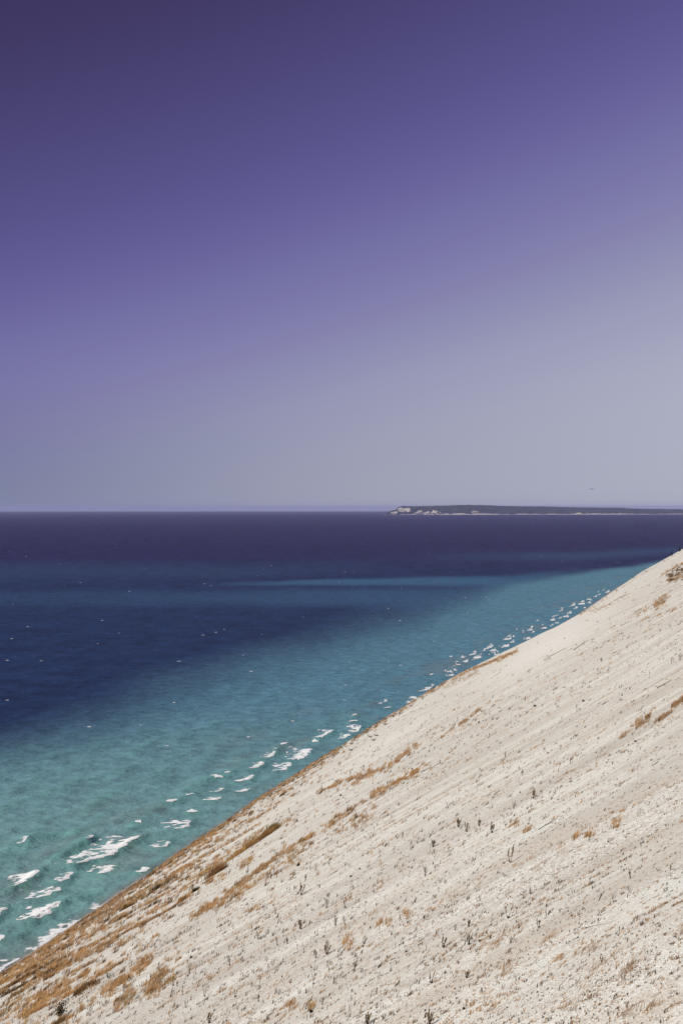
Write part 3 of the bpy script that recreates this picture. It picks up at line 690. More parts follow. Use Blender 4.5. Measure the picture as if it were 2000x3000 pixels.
strip([(1860, 1800), (1920, 1770), (1960, 1740)], 6, 40); strip([(1960, 2078), (2010, 2045)], 5, 50, size=.8); strip([(1915, 2120), (1960, 2090)], 4, 36, size=.7)
strip([(1862, 2130), (1895, 2105)], 9, 26, size=1.1); strip([(1815, 2165), (1850, 2140)], 7, 14, size=.8); strip([(1915, 1785), (1945, 1765)], 7, 24, size=1.0)
strip([(1880, 1820), (1990, 1780)], 6, 34, size=.6); strip([(1630, 2970), (1690, 2920), (1745, 2840), (1790, 2795)], 13, 22, 'wisp'); strip([(1820, 2870), (1860, 2800)], 6, 10, 'wisp')
strip([(1690, 2800), (1745, 2770)], 6, 10, 'wisp'); strip([(1460, 2860), (1500, 2820)], 8, 12, 'wisp'); strip([(1585, 2770), (1610, 2740)], 8, 9, 'wisp'); strip([(1885, 2965), (1925, 2925)], 7, 9, 'wisp')
strip([(1810, 2990), (1840, 2960)], 7, 7, 'wisp'); strip([(1985, 2740), (2010, 2715)], 9, 12, 'wisp'); strip([(1885, 2700), (1940, 2660)], 8, 12, 'wisp')
strip([(1230, 2700), (1330, 2630), (1420, 2580)], 12, 14, 'wisp'); strip([(1480, 2620), (1600, 2520), (1700, 2450)], 14, 15, 'wisp'); strip([(1400, 2800), (1520, 2720)], 14, 26, 'wisp')
strip([(1470, 2420), (1560, 2370), (1680, 2320)], 12, 14, 'wisp'); strip([(1720, 2330), (1820, 2270), (1930, 2200)], 12, 16, 'wisp'); strip([(1770, 2420), (1830, 2380), (1900, 2320)], 10, 9, 'wisp')
for x, y in [(1190, 2680), (1012, 2760), (1018, 2780), (1110, 2715), (1130, 2705), (1804, 2418), (1724, 2450), (1682, 2452), (1507, 2412), (1545, 2440), (1895, 2110), (735, 2674), (745, 2664), (430, 2885), (505, 2868), (910, 2955), (852, 2940)]:
    for _ in range(4): add_px(x+rng.normal()*5, y+rng.normal()*5, 'orange', .9)
# sparse tufts combed over the whole slope
N = 26000
xs = rng.uniform(-150, 2150, N); ys = rng.uniform(1600, 3140, N); g = pix_ground(xs, ys); ok = ~np.isnan(g[:, 0]) & (ys > np.interp(xs, SILX, SILY)+14); xs, ys, g = xs[ok], ys[ok], g[ok]
al_ = g[:, 0]*CB + g[:, 1]*SB; ac_ = -g[:, 0]*SB + g[:, 1]*CB
den = fbm(al_/26, ac_/3.0, 541, 3)*.6 + fbm(al_/6, ac_/1.2, 551, 3)*.5
bare = np.exp(-(((xs-1620)*.53+(ys-1880)*.85)/50)**2 - ((xs-1620)*.85-(ys-1880)*.53)**2/230.0**2)          # clean blown sand
wgt = (ys-1480)/(2200-xs)                                     # steeper bearings look down on nearer, barer ground
for i in np.where((den > .60 + .1*bare + np.interp(ys, [1700, 2100, 2500, 3000], [.02, .0, .01, .02])) & (rng.random(len(xs)) < np.interp(wgt, [.6, .8, 1.1, 2.0, 4.0], [.9, .9, .6, .34, .22])))[0]:
    r_ = rng.random(); add_px(xs[i], ys[i], 'wisp' if r_ < .45 else ('dark' if r_ < .58 else 'orange'), (.45+.5*rng.random())*np.interp(wgt[i], [.8, 1.2, 3], [1, .7, .5]))
# small dark weeds, thickest between the belt and the bare gravel
N = 15000
xs = rng.uniform(-50, 2050, N); ys = rng.uniform(1650, 3060, N); wgt = (ys-1480)/np.maximum(2200-xs, 40)
g = pix_ground(xs, ys); al_ = g[:, 0]*CB + g[:, 1]*SB; ac_ = -g[:, 0]*SB + g[:, 1]*CB
pr = np.interp(wgt, [.55, .66, .80, 1.1, 2.0, 5.0], [.15, .9, .75, .30, .12, .06])*np.interp(fbm(np.nan_to_num(al_)/18, np.nan_to_num(ac_)/3, 571, 3), [.35, .6], [.15, 1.0])
bare2 = np.exp(-(((xs-1600)*.53+(ys-1895)*.85)/50)**2 - ((xs-1600)*.85-(ys-1895)*.53)**2/240.0**2)
for i in np.where((rng.random(N) < pr*(1-.93*bare2)*.72) & (ys > np.interp(xs, SILX, SILY)+8))[0]: add_px(xs[i], ys[i], 'dark' if rng.random() < .6 else 'brown', rng.uniform(.35, .9)*np.interp(wgt[i], [.6, 1.0, 3], [1, .8, .5]))
N = 30000
xs = rng.uniform(-50, 2050, N); ys = rng.uniform(1640, 3060, N); wgt = (ys-1480)/np.maximum(2200-xs, 40)
keep = (ys > np.interp(xs, SILX, SILY)+6) & (rng.random(N) < np.interp(wgt, [.6, .75, 1.2, 3.0], [1, 1, .75, .5])*np.interp(noise(xs/60+ys/110, (ys*.86+xs*.52)/14, 577), [.3, .65], [.25, 1.0]))
bare2 = np.exp(-(((xs-1600)*.53+(ys-1895)*.85)/50)**2 - ((xs-1600)*.85-(ys-1895)*.53)**2/240.0**2); keep &= rng.random(N) > bare2*.96
for i in np.where(keep)[0]: add_px(xs[i], ys[i], 'tiny' if rng.random() < .62 else 'tinyd', rng.uniform(.35, .85))
tp = np.array(tuft_px); g = pix_ground(tp[:, 0], tp[:, 1]); ok = ~np.isnan(g[:, 0])
g = g[ok]; kinds = [k for k, o_ in zip(tuft_kind, ok) if o_]
kk = np.array([k[0] for k in kinds]); sz = np.array([k[1] for k in kinds])
dist = np.hypot(g[:, 0], g[:, 1])
tiny = (kk == 'tiny') | (kk == 'tinyd')
cols = np.where((kk == 'tiny')[:, None], ORANGE*.45+TAN*.45, np.where((kk == 'tinyd')[:, None], BROWN*.8, 0)) + np.where(tiny[:, None], 0, 1)*np.where((kk == 'orange')[:, None], ORANGE, np.where((kk == 'brown')[:, None], BROWN*.75+OLIVE*.35, np.where((kk == 'wisp')[:, None], TAN*1.05, DARK*1.3)))
mixk = np.clip(rng.normal(.22, .25, len(g)) + 1.0*(noise(g[:, 0]/9, g[:, 1]/9, 581)-.35), 0, .9)[:, None]; cols = np.where((kk == 'orange')[:, None], cols*(1-mixk)+TAN*mixk, cols)
far = np.clip(dist/140, .25, 2.6)
hgt = .70*sz*np.where(kk == 'wisp', .62, np.where(tiny, .42, 1.0))*(.55+.45*np.clip(far, 0, 1.5))
nbl = np.where(tiny, 4, 1)*np.where(tiny, 1, np.where(kk == 'wisp', 7, np.where(kk == 'dark', 5, np.where(sz < .9, 9, 14)))).astype(int)
spread = (.06+.15*far)*np.where(kk == 'wisp', 1.6, np.where(kk == 'dark', .5, np.where(tiny, .35, 1.0)))
lean = np.where(kk == 'wisp', 1.5, np.where(kk == 'dark', .3, .5))
width = .006 + .012*far
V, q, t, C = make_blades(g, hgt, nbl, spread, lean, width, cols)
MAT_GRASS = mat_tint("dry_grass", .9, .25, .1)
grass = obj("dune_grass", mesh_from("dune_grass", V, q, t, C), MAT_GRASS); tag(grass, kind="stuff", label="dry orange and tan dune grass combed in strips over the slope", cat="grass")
print("tufts", len(g), "blades", len(q))

# ------------------------------------------------------------------ gravel on the near slope
N = 34000
xs = rng.uniform(-60, 2100, N); ys = 3100 - 900*rng.uniform(0, 1, N)**1.25; g = pix_ground(xs, ys); g = g[~np.isnan(g[:, 0])]
al_ = g[:, 0]*CB + g[:, 1]*SB; ac_ = -g[:, 0]*SB + g[:, 1]*CB
g = g[(np.hypot(g[:, 0], g[:, 1]) < 75) & (fbm(al_/14, ac_/2.4, 601, 3) + rng.uniform(-.25, .25, len(g)) > .47)]
k = len(g); size = .011 + .030*rng.uniform(0, 1, k)**2.6 + .0002*np.hypot(g[:, 0], g[:, 1])
ring = np.array([(1, 0), (.4, .9), (-.7, .75), (-1, -.1), (-.3, -.9), (.75, -.7)])
rot = rng.uniform(0, 6.28, k); asp = rng.uniform(.6, 1.0, k); tk = rng.uniform(.35, .75, k)
rx = ring[:, 0][None]*size[:, None]*(1+.25*rng.normal(size=(k, 6))*.5); ry = ring[:, 1][None]*size[:, None]*asp[:, None]
vx = rx*np.cos(rot)[:, None] - ry*np.sin(rot)[:, None]; vy = rx*np.sin(rot)[:, None] + ry*np.cos(rot)[:, None]
tilt = -.53*vx
lowr = np.stack([g[:, 0, None]+vx, g[:, 1, None]+vy, g[:, 2, None]+tilt*-1*1.0 - .25*size[:, None]], -1)
topv = np.stack([g[:, 0, None]+vx*.55, g[:, 1, None]+vy*.55, g[:, 2, None]-tilt*.55 + size[:, None]*tk[:, None]*1.25], -1)
V = np.concatenate([lowr, topv], 1).reshape(-1, 3); b0 = np.arange(k)*12
q = np.concatenate([np.stack([b0+i, b0+(i+1) % 6, b0+6+(i+1) % 6, b0+6+i], -1) for i in range(6)] + [np.stack([b0+6, b0+7, b0+8, b0+9], -1), np.stack([b0+9, b0+10, b0+11, b0+6], -1)])
r_ = rng.random(k); c = np.where((r_ < .72)[:, None], np.array([.66, .64, .59]), np.where((r_ < .86)[:, None], np.array([.42, .37, .31]), np.where((r_ < .94)[:, None], np.array([.16, .15, .155]), np.array([.09, .07, .055]))))
c = c*rng.uniform(.8, 1.15, (k, 1))
gravel = obj("gravel", mesh_from("gravel", V, q, colors=np.repeat(c, 12, 0)), mat_tint("pebbles", .8)); tag(gravel, kind="stuff", label="pale pebbles strewn over the near slope", cat="gravel")
print("pebbles", k)

# ------------------------------------------------------------------ seed-head plants, each one a thing
MAT_PLANT = mat_tint("dry_plant", .9, .1, .1)
STEM = np.array([.075, .06, .05]); HEAD = np.array([.10, .066, .028]); HEAD2 = np.array([.27, .155, .05])
def stalk_path(ax, ay, h, curve, base=(0, 0, -.03), k=6):
    t = np.linspace(0, 1, k); ux, uy = math.cos(ax), math.sin(ax)
    out_ = ay*h*(1.6*t - .75*t**2)
    return np.stack([base[0]+ux*out_ + curve*h*t**2, base[1]+uy*out_, base[2]+h*t*(1-.12*ay)], -1)
def stalk_mb(mb, path, h, headfrom, hr, col, col2):
    k = len(path); t = np.linspace(0, 1, k)
    mb.tube(path, .006+.007*(1-t), 3, STEM, col)
    # seed head: a ragged spindle along the upper stalk with short side sprays
    ts = np.linspace(headfrom, 1.02, 6); pp = np.stack([np.interp(ts, t, path[:, i]) for i in range(3)], -1)
    mb.tube(pp, hr*np.array([.25, .75, 1.0, .9, .6, .12])*rng.uniform(.75, 1.25, 6), 4, col, col2)
    for _ in range(7):
        q = rng.uniform(headfrom-.12, .92); p = np.array([np.interp(q, t, path[:, i]) for i in range(3)])
        d = np.array([rng.normal()*.5+.12, rng.normal()*.4, rng.uniform(.5, 1.2)])
        mb.leaf(p, d, (0.2, -1, .1), h*rng.uniform(.10, .2), hr*rng.uniform(.8, 1.5), col*(1-.5*rng.random())+col2*.5*rng.random())
def plant_mesh(kind):
    mb = MB(); ns = {'multi': rng.integers(4, 8), 'pair': 2, 'single': 1}[kind]
    a0 = rng.uniform(0, 6.28)
    for i in range(ns):
        h = rng.uniform(.7, 1.05); ax = a0 + 6.28*i/ns + rng.normal()*.3; ay = rng.uniform(.04, .30) if ns > 1 else rng.uniform(0, .2)
        stalk_mb(mb, stalk_path(ax, ay, h, rng.uniform(.0, .22)), h, rng.uniform(.38, .6), rng.uniform(.014, .028), HEAD*rng.uniform(.7, 1.3), HEAD2*rng.uniform(.5, 1.2))
    for _ in range(5+3*ns):       # withered leaves round the foot
        an = rng.uniform(0, 6.28); mb.leaf((0, 0, .01), (math.cos(an)+.2, math.sin(an), rng.uniform(.2, .9)), (0, 0, 1), rng.uniform(.1, .24), .03, DARK*rng.uniform(.8, 1.6))
    return mb.mesh("seed_stalk_plant")
def dome_mesh():
    mb = MB()
    for _ in range(46):
        an = rng.uniform(0, 6.28); el = rng.uniform(.1, 1.4); d = np.array([math.cos(an)*math.cos(el), math.sin(an)*math.cos(el), math.sin(el)])
        mb.leaf(d*.03, d + rng.normal(size=3)*.25, rng.normal(size=3), rng.uniform(.10, .2), rng.uniform(.04, .09), (DARK*rng.uniform(1.0, 2.2)))
    return mb.mesh("dark_leaf_clump")
variants = {'multi': [plant_mesh('multi') for _ in range(7)], 'pair': [plant_mesh('pair') for _ in range(5)], 'single': [plant_mesh('single') for _ in range(5)], 'dome': [dome_mesh() for _ in range(4)]}
# (x, y of the foot in the photograph, height in px, kind, label or None)
HERO = [(1297, 2776, 40, 'multi', "dark clump of five spread seed stalks alone on the lower gravel slope"), (1494, 2528, 52, 'multi', "tall dark clump of three seed stalks in the middle of the slope"),
 (1366, 2433, 32, 'multi', "dense dark stalk clump, second from left in the row of brown clumps"), (1342, 2424, 30, 'multi', "bent stalk clump with a long arm, leftmost in the row of brown clumps"),
 (1402, 2420, 26, 'multi', "leaning brown tuft in the middle of the row of brown clumps"), (1440, 2437, 34, 'multi', "forked stalk clump, right end of the row of brown clumps"),
 (1268, 2477, 26, 'multi', "broad dark clump left of the row of brown clumps"), (1547, 2404, 36, 'single', "single dark spindle stalk right of the row of brown clumps"),
 (1561, 2340, 34, 'multi', "thin dark stalk clump above the row of brown clumps"), (1487, 2690, 44, 'pair', "two dark curved stalks near the centre of the lower gravel"),
 (1577, 2718, 34, 'pair', "leaning two-stalked plant right of the curved pair"), (1372, 2716, 28, 'single', "bent single stalk with drooping head above the five-stalked clump"),
 (1372, 2768, 40, 'single', "leaning single stalk right of the five-stalked clump"), (1366, 2866, 30, 'multi', "dark tuft leaning right, low on the gravel below the five-stalked clump"),
 (1262, 2880, 40, 'pair', "slanting dark stalks left of the lowest dark tuft"), (1075, 3000, 40, 'multi', "many-stalked clump cut by bottom edge, left of two"), (1258, 3004, 50, 'multi', "many-stalked clump cut by bottom edge, right of two"),
 (882, 2625, 38, 'multi', "brown many-stalked clump at the edge of the grassy belt"), (880, 2722, 30, 'multi', "rounded clump of curved stalks below the brown many-stalked clump"), (957, 2796, 36, 'multi', "dark ring-shaped stalk clump in left half of the gravel"),
 (612, 2998, 36, 'multi', "dark clump at bottom edge in left half"), (689, 2922, 30, 'pair', "hooked dark stalks near lower left gravel"), (708, 2872, 26, 'single', "short fat dark spindle left of the hooked stalks")]
BULK = [(1258, 2497, 26), (1210, 2449, 18), (1408, 2508, 20), (1475, 2408, 22), (1504, 2368, 24), (1440, 2368, 18), (1198, 2568, 30), (1245, 2564, 26), (1274, 2552, 16), (1115, 2542, 24),
 (1112, 2508, 22), (1150, 2727, 16), (1112, 2735, 26), (1067, 2766, 28), (1038, 2845, 28), (1070, 2675, 24), (1010, 2660, 36), (1010, 2710, 28), (1804, 2434, 26), (1845, 2566, 26), (1950, 2380, 14),
 (1963, 2570, 40), (1657, 2662, 18), (858, 2572, 24), (781, 2664, 26), (807, 2678, 24), (848, 2616, 22), (953, 2732, 28), (982, 2712, 34), (957, 2660, 34), (829, 2744, 32), (756, 2752, 26), (737, 2736, 22),
 (695, 2752, 26), (813, 2770, 28), (842, 2766, 24), (909, 2762, 26), (890, 2792, 22), (925, 2808, 30), (705, 2820, 24), (673, 2832, 30), (756, 2840, 16), (759, 2892, 46), (619, 2876, 18), (600, 2920, 30),
 (564, 2884, 34), (555, 2850, 28), (507, 2886, 36), (440, 2884, 42), (364, 2904, 24), (306, 2948, 22), (376, 2875, 26), (545, 2952, 26), (501, 2922, 28), (899, 2990, 22), (918, 2884, 32), (944, 2944, 24), (848, 2950, 26),
 (590, 2680, 22), (577, 2744, 20), (1680, 2463, 22), (1724, 2463, 26), (1634, 2340, 18), (1690, 2365, 16), (1688, 2085, 22), (1876, 2090, 18), (1900, 1985, 22), (1965, 1945, 20), (1990, 1935, 24), (1930, 1885, 18), (1960, 1840, 16),
 (1850, 1915, 14), (1870, 1900, 14), (1835, 1905, 14), (1888, 1875, 16), (1615, 2022, 16), (1620, 2030, 16), (1655, 1995, 14), (1705, 1975, 14), (1568, 2055, 14), (1437, 2135, 18), (1392, 2195, 16), (1410, 2205, 14), (1350, 2160, 14)]
plants = [(x, y, h, k_, lab) for x, y, h, k_, lab in HERO] + [(x, y, h, ('pair' if h < 24 else 'multi') if (i % 3) else 'single', None) for i, (x, y, h) in enumerate(BULK)]
cnt = 0
while cnt < 185:                                              # the rest, thicker towards the left and the belt
    x = rng.uniform(0, 2000); y = rng.uniform(1850, 2990)
    lowy = np.interp(x, SILX, SILY) + np.interp(x, [0, 700, 1500, 2000], [180, 120, 60, 90])
    if y < lowy or rng.random() > np.interp((y-1480)/(2200-x+1), [.7, .85, 1.3, 3.0], [.9, 1.0, .35, .15]): continue
    plants.append((x, y, rng.uniform(9, 20)*np.interp(y, [1850, 2400, 3000], [.75, 1.0, 1.35]), rng.choice(['pair', 'single', 'multi', 'dome'], p=[.3, .38, .2, .12]), None)); cnt += 1
gp = pix_ground(np.array([p[0] for p in plants]), np.array([p[1] for p in plants]))
SHARED = {'multi': "dark many-stalked weed", 'pair': "dark two-stalked weed", 'single': "dark single-stalked weed", 'dome': "low dark dead leaf clump"}
def where(x, y):
    m_ = (y-LEVEL_Y)/(2200-x)
    if x > 1850: return "near the right picture edge"
    if y > 2860: return "near the bottom picture edge"
    if m_ < .86: return "in the orange grass belt" if x < 900 else "just below the dune edge"
    if y < 2150: return "on the far upper slope"
    return ("left of the dark stalk row in mid slope" if x < 1300 else "right of the dark stalk row in mid slope") if y < 2600 else ("on the lower left gravel" if x < 1000 else "on the lower right gravel")
for (x, y, h, kd, lab), p in zip(plants, gp):
    if np.isnan(p[0]): continue
    hm = h*p[1]/F                                             # metres tall at that distance
    if lab is None:
        me_ = variants[kd][rng.integers(len(variants[kd]))]
        o = obj("dark_leaf_clump" if kd == 'dome' else "seed_stalk_plant", me_, MAT_PLANT, loc=tuple(p))
        sc = hm/(.95 if kd != 'dome' else .22)*(.42 if kd == 'dome' else 1); o.scale = (sc, sc, sc); o.rotation_euler = (0, 0, rng.uniform(0, 6.28) if kd in ('multi', 'dome') else rng.uniform(-.5, .5))
        tag(o, ("tall " if h > 28 else "small " if h < 15 else "") + SHARED[kd] + " " + where(x, y), "plant", {"multi": "many-stalked weeds on the slope", "pair": "two-stalked weeds on the slope", "single": "single-stalked weeds on the slope", "dome": "dead leaf clumps on the slope"}[kd])
    else:
        root = obj("seed_stalk_plant", None, loc=tuple(p)); tag(root, lab, "plant")
        ns = {'multi': int(rng.integers(5, 9)), 'pair': 2, 'single': 1}[kd]; hm *= 1.05
        if 'five' in lab: ns = 5
        if 'three' in lab: ns = 3
        a0 = rng.uniform(0, 6.28)
        for i in range(ns):
            hh = hm*rng.uniform(.7, 1.0); ax = (math.pi*(i % 2) + rng.normal()*.5) if ns < 4 else a0+6.28*i/ns+rng.normal()*.3
            ay = rng.uniform(.08, .34) if ns > 1 else .12
            path = stalk_path(ax, ay, hh, rng.uniform(.02, .2))
            mb = MB(); mb.tube(path, (.005+.006*(1-np.linspace(0, 1, 6)))*max(.8, hm*1.2), 4, STEM, HEAD); st = obj("stalk", mb.mesh("stalk"), MAT_PLANT, root)
            mh = MB(); stalk_mb(mh, path, hh, rng.uniform(.36, .52), .021*max(.8, hm*1.3), HEAD*rng.uniform(.8, 1.3), HEAD2*rng.uniform(.6, 1.2)); obj("seed_head", mh.mesh("seed_head"), MAT_PLANT, st)
        mb = MB()
        for _ in range(12):
            an = rng.uniform(0, 6.28); mb.leaf((0, 0, .01), (math.cos(an)+.3, math.sin(an), rng.uniform(.3, .8)), (0, 0, 1), hm*rng.uniform(.14, .3), .045*hm+.01, DARK*rng.uniform(.8, 1.5))
        obj("withered_leaves", mb.mesh("withered_leaves"), MAT_PLANT, root)

# ------------------------------------------------------------------ leafy shrubs, brown bushes, dead wood
def one(px, py): return pix_ground(np.array([px]), np.array([py]))[0]
def leafy(px, py, wpx, hpx, nl, label, cat="shrub", name="leafy_shrub"):
    p = one(px, py); k_ = p[1]/F; w_, h_ = wpx*k_, hpx*k_
    root = obj(name, None, loc=tuple(p)); tag(root, label, cat)
    mb = MB(); ends = []
    for i in range(9):
        an = rng.uniform(0, 6.28); hh = h_*rng.uniform(.45, 1.0); o_ = w_*.5*rng.uniform(.2, .9)
        t = np.linspace(0, 1, 6); path = np.stack([math.cos(an)*o_*t + .10*w_*t*t, math.sin(an)*o_*.8*t, hh*t - .04 + np.maximum(0, math.cos(an)*o_*t)*.3], -1) + rng.normal(size=(6, 3))*.02*h_*t[:, None]
        mb.tube(path, .018*(1-.75*t)*max(.6, h_), 4, STEM*.8); ends.append(path)
    obj("branches", mb.mesh("branches"), MAT_PLANT, root)
    ml = MB()
    for _ in range(nl):
        path = ends[rng.integers(len(ends))]; q = rng.uniform(.25, 1.05); c = np.array([np.interp(q, np.linspace(0, 1, 6), path[:, i]) for i in range(3)]) + rng.normal(size=3)*.07*h_
        cc = np.array([.045, .04, .015])*rng.uniform(.6, 1.5) if rng.random() < .72 else np.array([.17, .085, .02])*rng.uniform(.6, 1.2)
        ml.leaf(c, rng.normal(size=3), rng.normal(size=3), .085*h_*rng.uniform(.7, 1.3), .07*h_, cc)
    lv = obj("leaves", ml.mesh("leaves"), MAT_PLANT, root); lv["kind"] = "stuff"
leafy(178, 2982, 52, 64, 210, "dark leafy shrub in the bottom left corner, largest leaves on the slope")
leafy(318, 2866, 36, 28, 90, "low dark leafy shrub beside orange grass, lower left")
leafy(488, 2765, 40, 16, 70, "low creeping dark leafy plant at the edge of the bare gravel", "plant", "creeping_plant")
def bush(px0, py0, px1, py1, thick, hpx, nb, c1, c2, label):
    a, c = one(px0, py0), one(px1, py1); mid = (a+c)/2; k_ = mid[1]/F
    base = np.zeros((nb, 3)); t = rng.uniform(0, 1, nb); wd = thick*k_
    P_ = a[None]*(1-t[:, None]) + c[None]*t[:, None]; P_[:, :2] += rng.normal(size=(nb, 2))*wd*.35
    prof_ = np.sqrt(np.clip(1-(2*t-1)**4, .1, 1))*(.55+.75*noise(t*11, t*0, int(px0)+5))
    cc = c1[None]*(1-t[:, None]) + c2[None]*t[:, None]; cc = cc*(.75+.5*noise(t*9, t*0, int(px0))[:, None])
    V, q, tr, C = make_blades(P_, hpx*k_*prof_*rng.uniform(.45, 1.1, nb), np.full(nb, 10), np.full(nb, wd*.36), np.full(nb, .4), np.full(nb, .02), cc*rng.uniform(.6, 1.5, (nb, 1)), .4)
    V -= mid
    o = obj("brown_bush", mesh_from("brown_bush", V, q, tr, C), MAT_GRASS, loc=tuple(mid)); tag(o, label, "bush")
bush(665, 2525, 815, 2425, 15, 30, 300, ORANGE*.85, np.array([.33, .20, .07]), "long brown bush band, tallest growth on the grassy belt")
bush(612, 2572, 655, 2545, 18, 34, 110, BROWN*1.5, ORANGE*.6, "rounded grey-brown bush left of the long brown bush band")
bush(776, 2448, 812, 2425, 12, 30, 60, OLIVE*1.8, OLIVE*2.2, "olive-brown rounded bush at upper end of the long brown band")
bush(436, 2622, 470, 2598, 8, 18, 60, OLIVE*.7, OLIVE, "dark olive bush against white sand low on the grassy belt")
bush(515, 2655, 545, 2632, 8, 18, 60, BROWN, ORANGE*.6, "small brown bush right of the dark olive bush")
bush(565, 2615, 580, 2605, 6, 16, 30, OLIVE*.8, OLIVE, "small dark bush between small brown bush and rounded grey-brown bush")
bush(360, 2664, 380, 2652, 6, 14, 30, OLIVE*.8, BROWN, "small dark bush close below the dune edge, lower left")
bush(218, 2918, 245, 2898, 7, 18, 50, OLIVE*1.2, BROWN*1.4, "olive grass clump above the large leafy shrub")
bush(728, 2328+60, 741, 2380, 5, 12, 24, BROWN, ORANGE*.6, "small tan bush near the dune edge, middle left")
# dead brush along the edge of the slope
DEADM = []
for k_ in range(6):
    mb = MB()
    for _ in range(16):
        an = rng.uniform(0, 6.28); el = rng.uniform(.05, .9); ln = rng.uniform(.35, 1.0)
        t = np.linspace(0, 1, 5); path = np.stack([math.cos(an)*ln*t, math.sin(an)*ln*t, math.sin(el)*ln*t*.7+.3*np.maximum(0, math.cos(an))*ln*t], -1) + rng.normal(size=(5, 3))*.06*t[:, None]
        mb.tube(path, .035*(1-.7*t), 4, np.array([.075, .062, .052])*rng.uniform(.6, 1.6))
    for _ in range(26): mb.leaf(rng.normal(size=3)*(.35, .3, .12)+(0.05, 0, .15), rng.normal(size=3), rng.normal(size=3), .2, .12, np.array([.055, .045, .038])*rng.uniform(.6, 1.5))
    DEADM.append(mb.mesh("dead_brush"))
dead = [(1030, 2200, 15, "lone grey dead brush heap on smooth sand below the dune edge"), (1104, 2156, 13, "dark upright dead brush on smooth sand, upper of a close pair"), (1096, 2170, 13, "dark dead brush on smooth sand, lower of a close pair"), (1043, 2190, 8, "small dead brush right of the lone grey heap"),
        (1086, 2160, 12, None), (1130, 2123, 14, "dead brush heap tucked under the dune edge beyond the middle")]
for x in np.linspace(742, 1165, 34):
    yy = sil_y(x); off = rng.uniform(3, 20)*np.interp(x, [742, 900, 1165], [1, 1.0, .6]); dead.append((x+rng.normal()*4, yy+off, rng.uniform(6, 12), None))
for x in (630, 655, 690, 705, 1500, 1775, 1806, 1855, 1892, 1945): dead.append((x, sil_y(x)+rng.uniform(3, 9), rng.uniform(6, 9), None))
for i, (x, y, h, lab) in enumerate(dead):
    p = one(x, y)
    if np.isnan(p[0]): continue
    sc = h*p[1]/F*1.1; o = obj("dead_brush", DEADM[i % 6], MAT_PLANT, loc=tuple(p)); o.scale = (sc, sc, sc*.8); o.rotation_euler = (0, 0, rng.uniform(0, 6.28))
    tag(o, lab or ("low dark dead brush on the dune edge above the grass belt" if x < 860 else "low dark dead brush on the dune edge above smooth sand" if x < 1200 else "low dark dead brush on the far dune edge"), "dead brush", None if lab else "dead brush lining the dune edge")
def stick(x0, y0, x1, y1, rpx, label, twigs=0):
    ts = np.linspace(0, 1, 9); g_ = pix_ground(x0+(x1-x0)*ts, y0+(y1-y0)*ts); mid = g_[4]; k_ = mid[1]/F
    path = g_ - mid; path[:, 2] += rpx*k_*.8 + rng.uniform(0, .6, 9)*rpx*k_; path += rng.normal(size=path.shape)*rpx*k_*.35
    root = obj("driftwood_stick", None, loc=tuple(mid)); tag(root, label, "stick")
    mb = MB(); mb.tube(path, rpx*k_*np.linspace(1, .45, 9), 6, np.array([.085, .065, .05]), np.array([.12, .09, .06])); obj("stem", mb.mesh("stem"), MAT_PLANT, root)
    for i in range(twigs):
        j = rng.integers(2, 8); d = np.array([rng.normal()*.4+.3, rng.normal()*.5, rng.uniform(.25, .6)])*14*k_
        mb = MB(); mb.tube(np.stack([path[j], path[j]+d*.5+rng.normal(size=3)*2*k_, path[j]+d]), rpx*k_*np.array([.5, .4, .2]), 4, np.array([.08, .06, .045])); obj("twig", mb.mesh("twig"), MAT_PLANT, root)
stick(1923, 2016, 1966, 1993, 1.3, "straight dark stick lying on the right side of the slope")
stick(1762, 2066, 1780, 2055, 1.1, "short dark stick left of the straight dark stick", 1)
stick(1592, 1935, 1658, 1898, .8, "long thin twig line on the bare sand of the middle slope")
stick(1678, 1905, 1722, 1876, .9, "thin stick above the long twig line", 1)
stick(1232, 2262, 1290, 2236, 1.2, "dark stick at upper end of the longest orange grass strip")
stick(1575, 2432, 1632, 2398, 1.2, "twisted dead branch with forked twigs in the middle of the slope", 5)
stick(1750, 2640, 1768, 2612, 1.1, "wiry dead stem with dark buds on the right gravel", 4)
stick(1700, 2580+140, 1800, 2562+140, .8, "thin curved twig across the right gravel")

# ------------------------------------------------------------------ two pines at the far edge of the slope
MAT_BARK = mat_tint("bark", .95); MAT_NEEDLE = mat_tint("needles", .9, .1, .1)
def pine(px, py, hpx, label, slim):
    p = one(px, py)
    if np.isnan(p[0]): p = one(px, py+3)
    h = hpx*p[1]/F; root = obj("pine_tree", None, loc=tuple(p)); tag(root, label, "tree", "pines on the dune edge")
    mb = MB(); t = np.linspace(0, 1, 6); mb.tube(np.stack([.02*h*np.sin(t*4), 0*t, h*t*.96 - .3], -1), h*.022*(1-.85*t), 6, np.array([.06, .045, .035]))
    for _ in range(18):
        z = rng.uniform(.18, .9)*h; an = rng.uniform(0, 6.28); ln = slim*h*(1.02-z/h); mb.tube([(0, 0, z), (math.cos(an)*ln*.9, math.sin(an)*ln*.9, z+ln*.15)], [.012*h, .004*h], 4, np.array([.06, .045, .035]))
    obj("trunk", mb.mesh("trunk"), MAT_BARK, root)
    mc = MB()
    for _ in range(900):
        z = rng.uniform(.12, 1.0); an = rng.uniform(0, 6.28); layer = .75+.35*math.sin(z*38+an)
        r_ = slim*h*(1.04-z)**.8*math.sqrt(rng.random())*layer; d = np.array([math.cos(an), math.sin(an), rng.uniform(-.3, .5)])
        mc.leaf((math.cos(an)*r_, math.sin(an)*r_, z*h), d+rng.normal(size=3)*.4, rng.normal(size=3), h*.075, h*.035, np.array([.022, .042, .024])*rng.uniform(.6, 1.6))
    obj("crown", mc.mesh("crown"), MAT_NEEDLE, root)
pine(1966, 1629, 15, "slim small pine standing alone at the dune edge, left of two", .22)
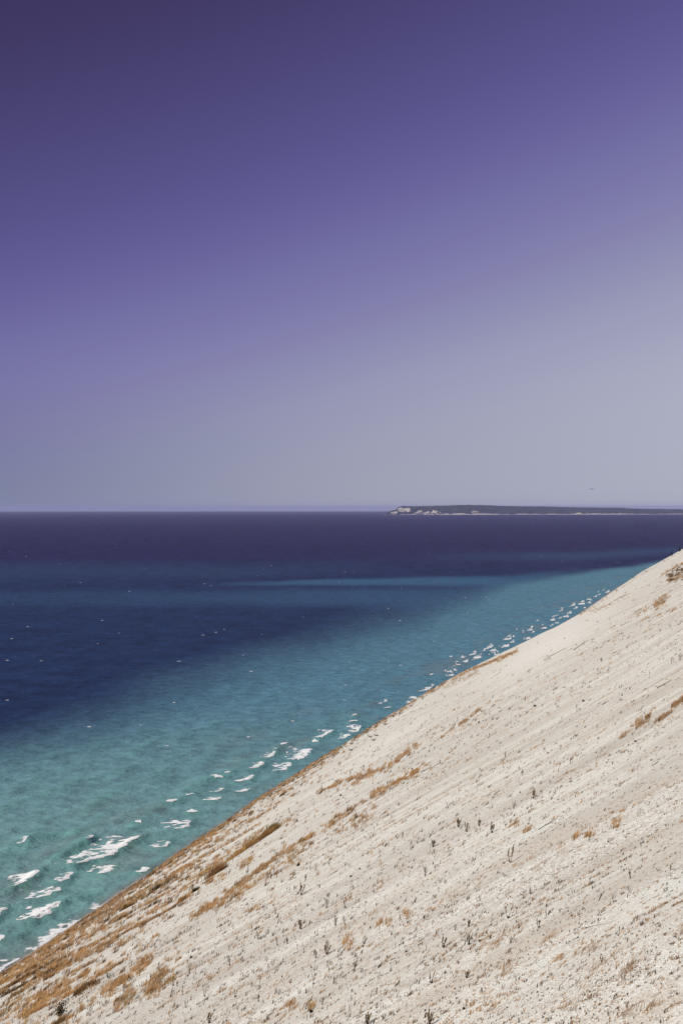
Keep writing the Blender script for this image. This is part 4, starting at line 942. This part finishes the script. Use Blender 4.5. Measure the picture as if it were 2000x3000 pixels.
pine(1989, 1617, 15, "fuller small pine at the dune edge by the right picture border", .34)

# ------------------------------------------------------------------ soaring bird
by_ = 340.0; bx_ = (1732-1000)/F*by_; bz_ = CAM_H - (1433-LEVEL_Y)/F*by_
st = np.linspace(-1, 1, 25); rows = []
for s_i in st:                                               # wing sections, thick in the middle
    a = abs(s_i); ch = .34*(1-a**2.2)*.9 + .05; th_ = .05+.015*(1-a); zz = .16*a - .10*a*a
    if a < .12: th_ = .11; ch = .42
    yo = -.10*a
    rows.append([(s_i*.8, yo+ch*.5*math.cos(q_a), zz+th_*math.sin(q_a)) for q_a in np.linspace(0, 2*math.pi, 8, endpoint=False)])
Vb = np.array(rows).reshape(-1, 3); qb = []
for i in range(24):
    for j in range(8): qb.append((i*8+j, i*8+(j+1) % 8, (i+1)*8+(j+1) % 8, (i+1)*8+j))
n0 = len(Vb); body = []
for yb, rb in zip([-.42, -.36, -.22, 0, .18, .30, .38, .44], [.10, .07, .06, .10, .095, .06, .055, .012]):
    for q_a in np.linspace(0, 2*math.pi, 8, endpoint=False): body.append((rb*math.cos(q_a)*(1.0 if yb > -.3 else 1.2), yb, rb*math.sin(q_a)*(1.0 if yb > -.3 else .25)))
Vb = np.concatenate([Vb, np.array(body)])
for i in range(7):
    for j in range(8): qb.append((n0+i*8+j, n0+i*8+(j+1) % 8, n0+(i+1)*8+(j+1) % 8, n0+(i+1)*8+j))
qb.append(tuple(n0+j for j in (0, 2, 4, 6)))
bird = obj("bird", mesh_from("bird", Vb, np.array(qb), colors=np.tile(np.array([.03, .028, .03]), (len(Vb), 1)), smooth=True), mat_tint("feathers", .8), loc=(bx_, by_, bz_))
bird.rotation_euler = (R(4), R(-6), R(-25)); tag(bird, "small dark soaring bird in the sky above the wooded island", "bird")

# ------------------------------------------------------------------ air: thin blue haze over the lake
hx, hy0, hy1, hz0, hz1 = 64000.0, -2500.0, 63500.0, -125.0, 176.0
Vh = np.array([(x, y, z) for z in (hz0, hz1) for y in (hy0, hy1) for x in (-hx, hx)])
Fh = np.array([(0, 2, 3, 1), (4, 5, 7, 6), (0, 1, 5, 4), (2, 6, 7, 3), (0, 4, 6, 2), (1, 3, 7, 5)])
m = bpy.data.materials.new("haze_air"); m.use_nodes = True; n = m.node_tree.nodes; n.remove(n["Principled BSDF"])
pv = n.new("ShaderNodeVolumePrincipled"); pv.inputs["Color"].default_value = (0.57, 0.61, 1.0, 1); pv.inputs["Density"].default_value = 2.4e-5; pv.inputs["Anisotropy"].default_value = 0.0
m.node_tree.links.new(pv.outputs[0], n["Material Output"].inputs["Volume"])
haze = obj("haze", mesh_from("haze", Vh, Fh), m); tag(haze, kind="stuff", label="thin bluish haze over the far lake", cat="haze")
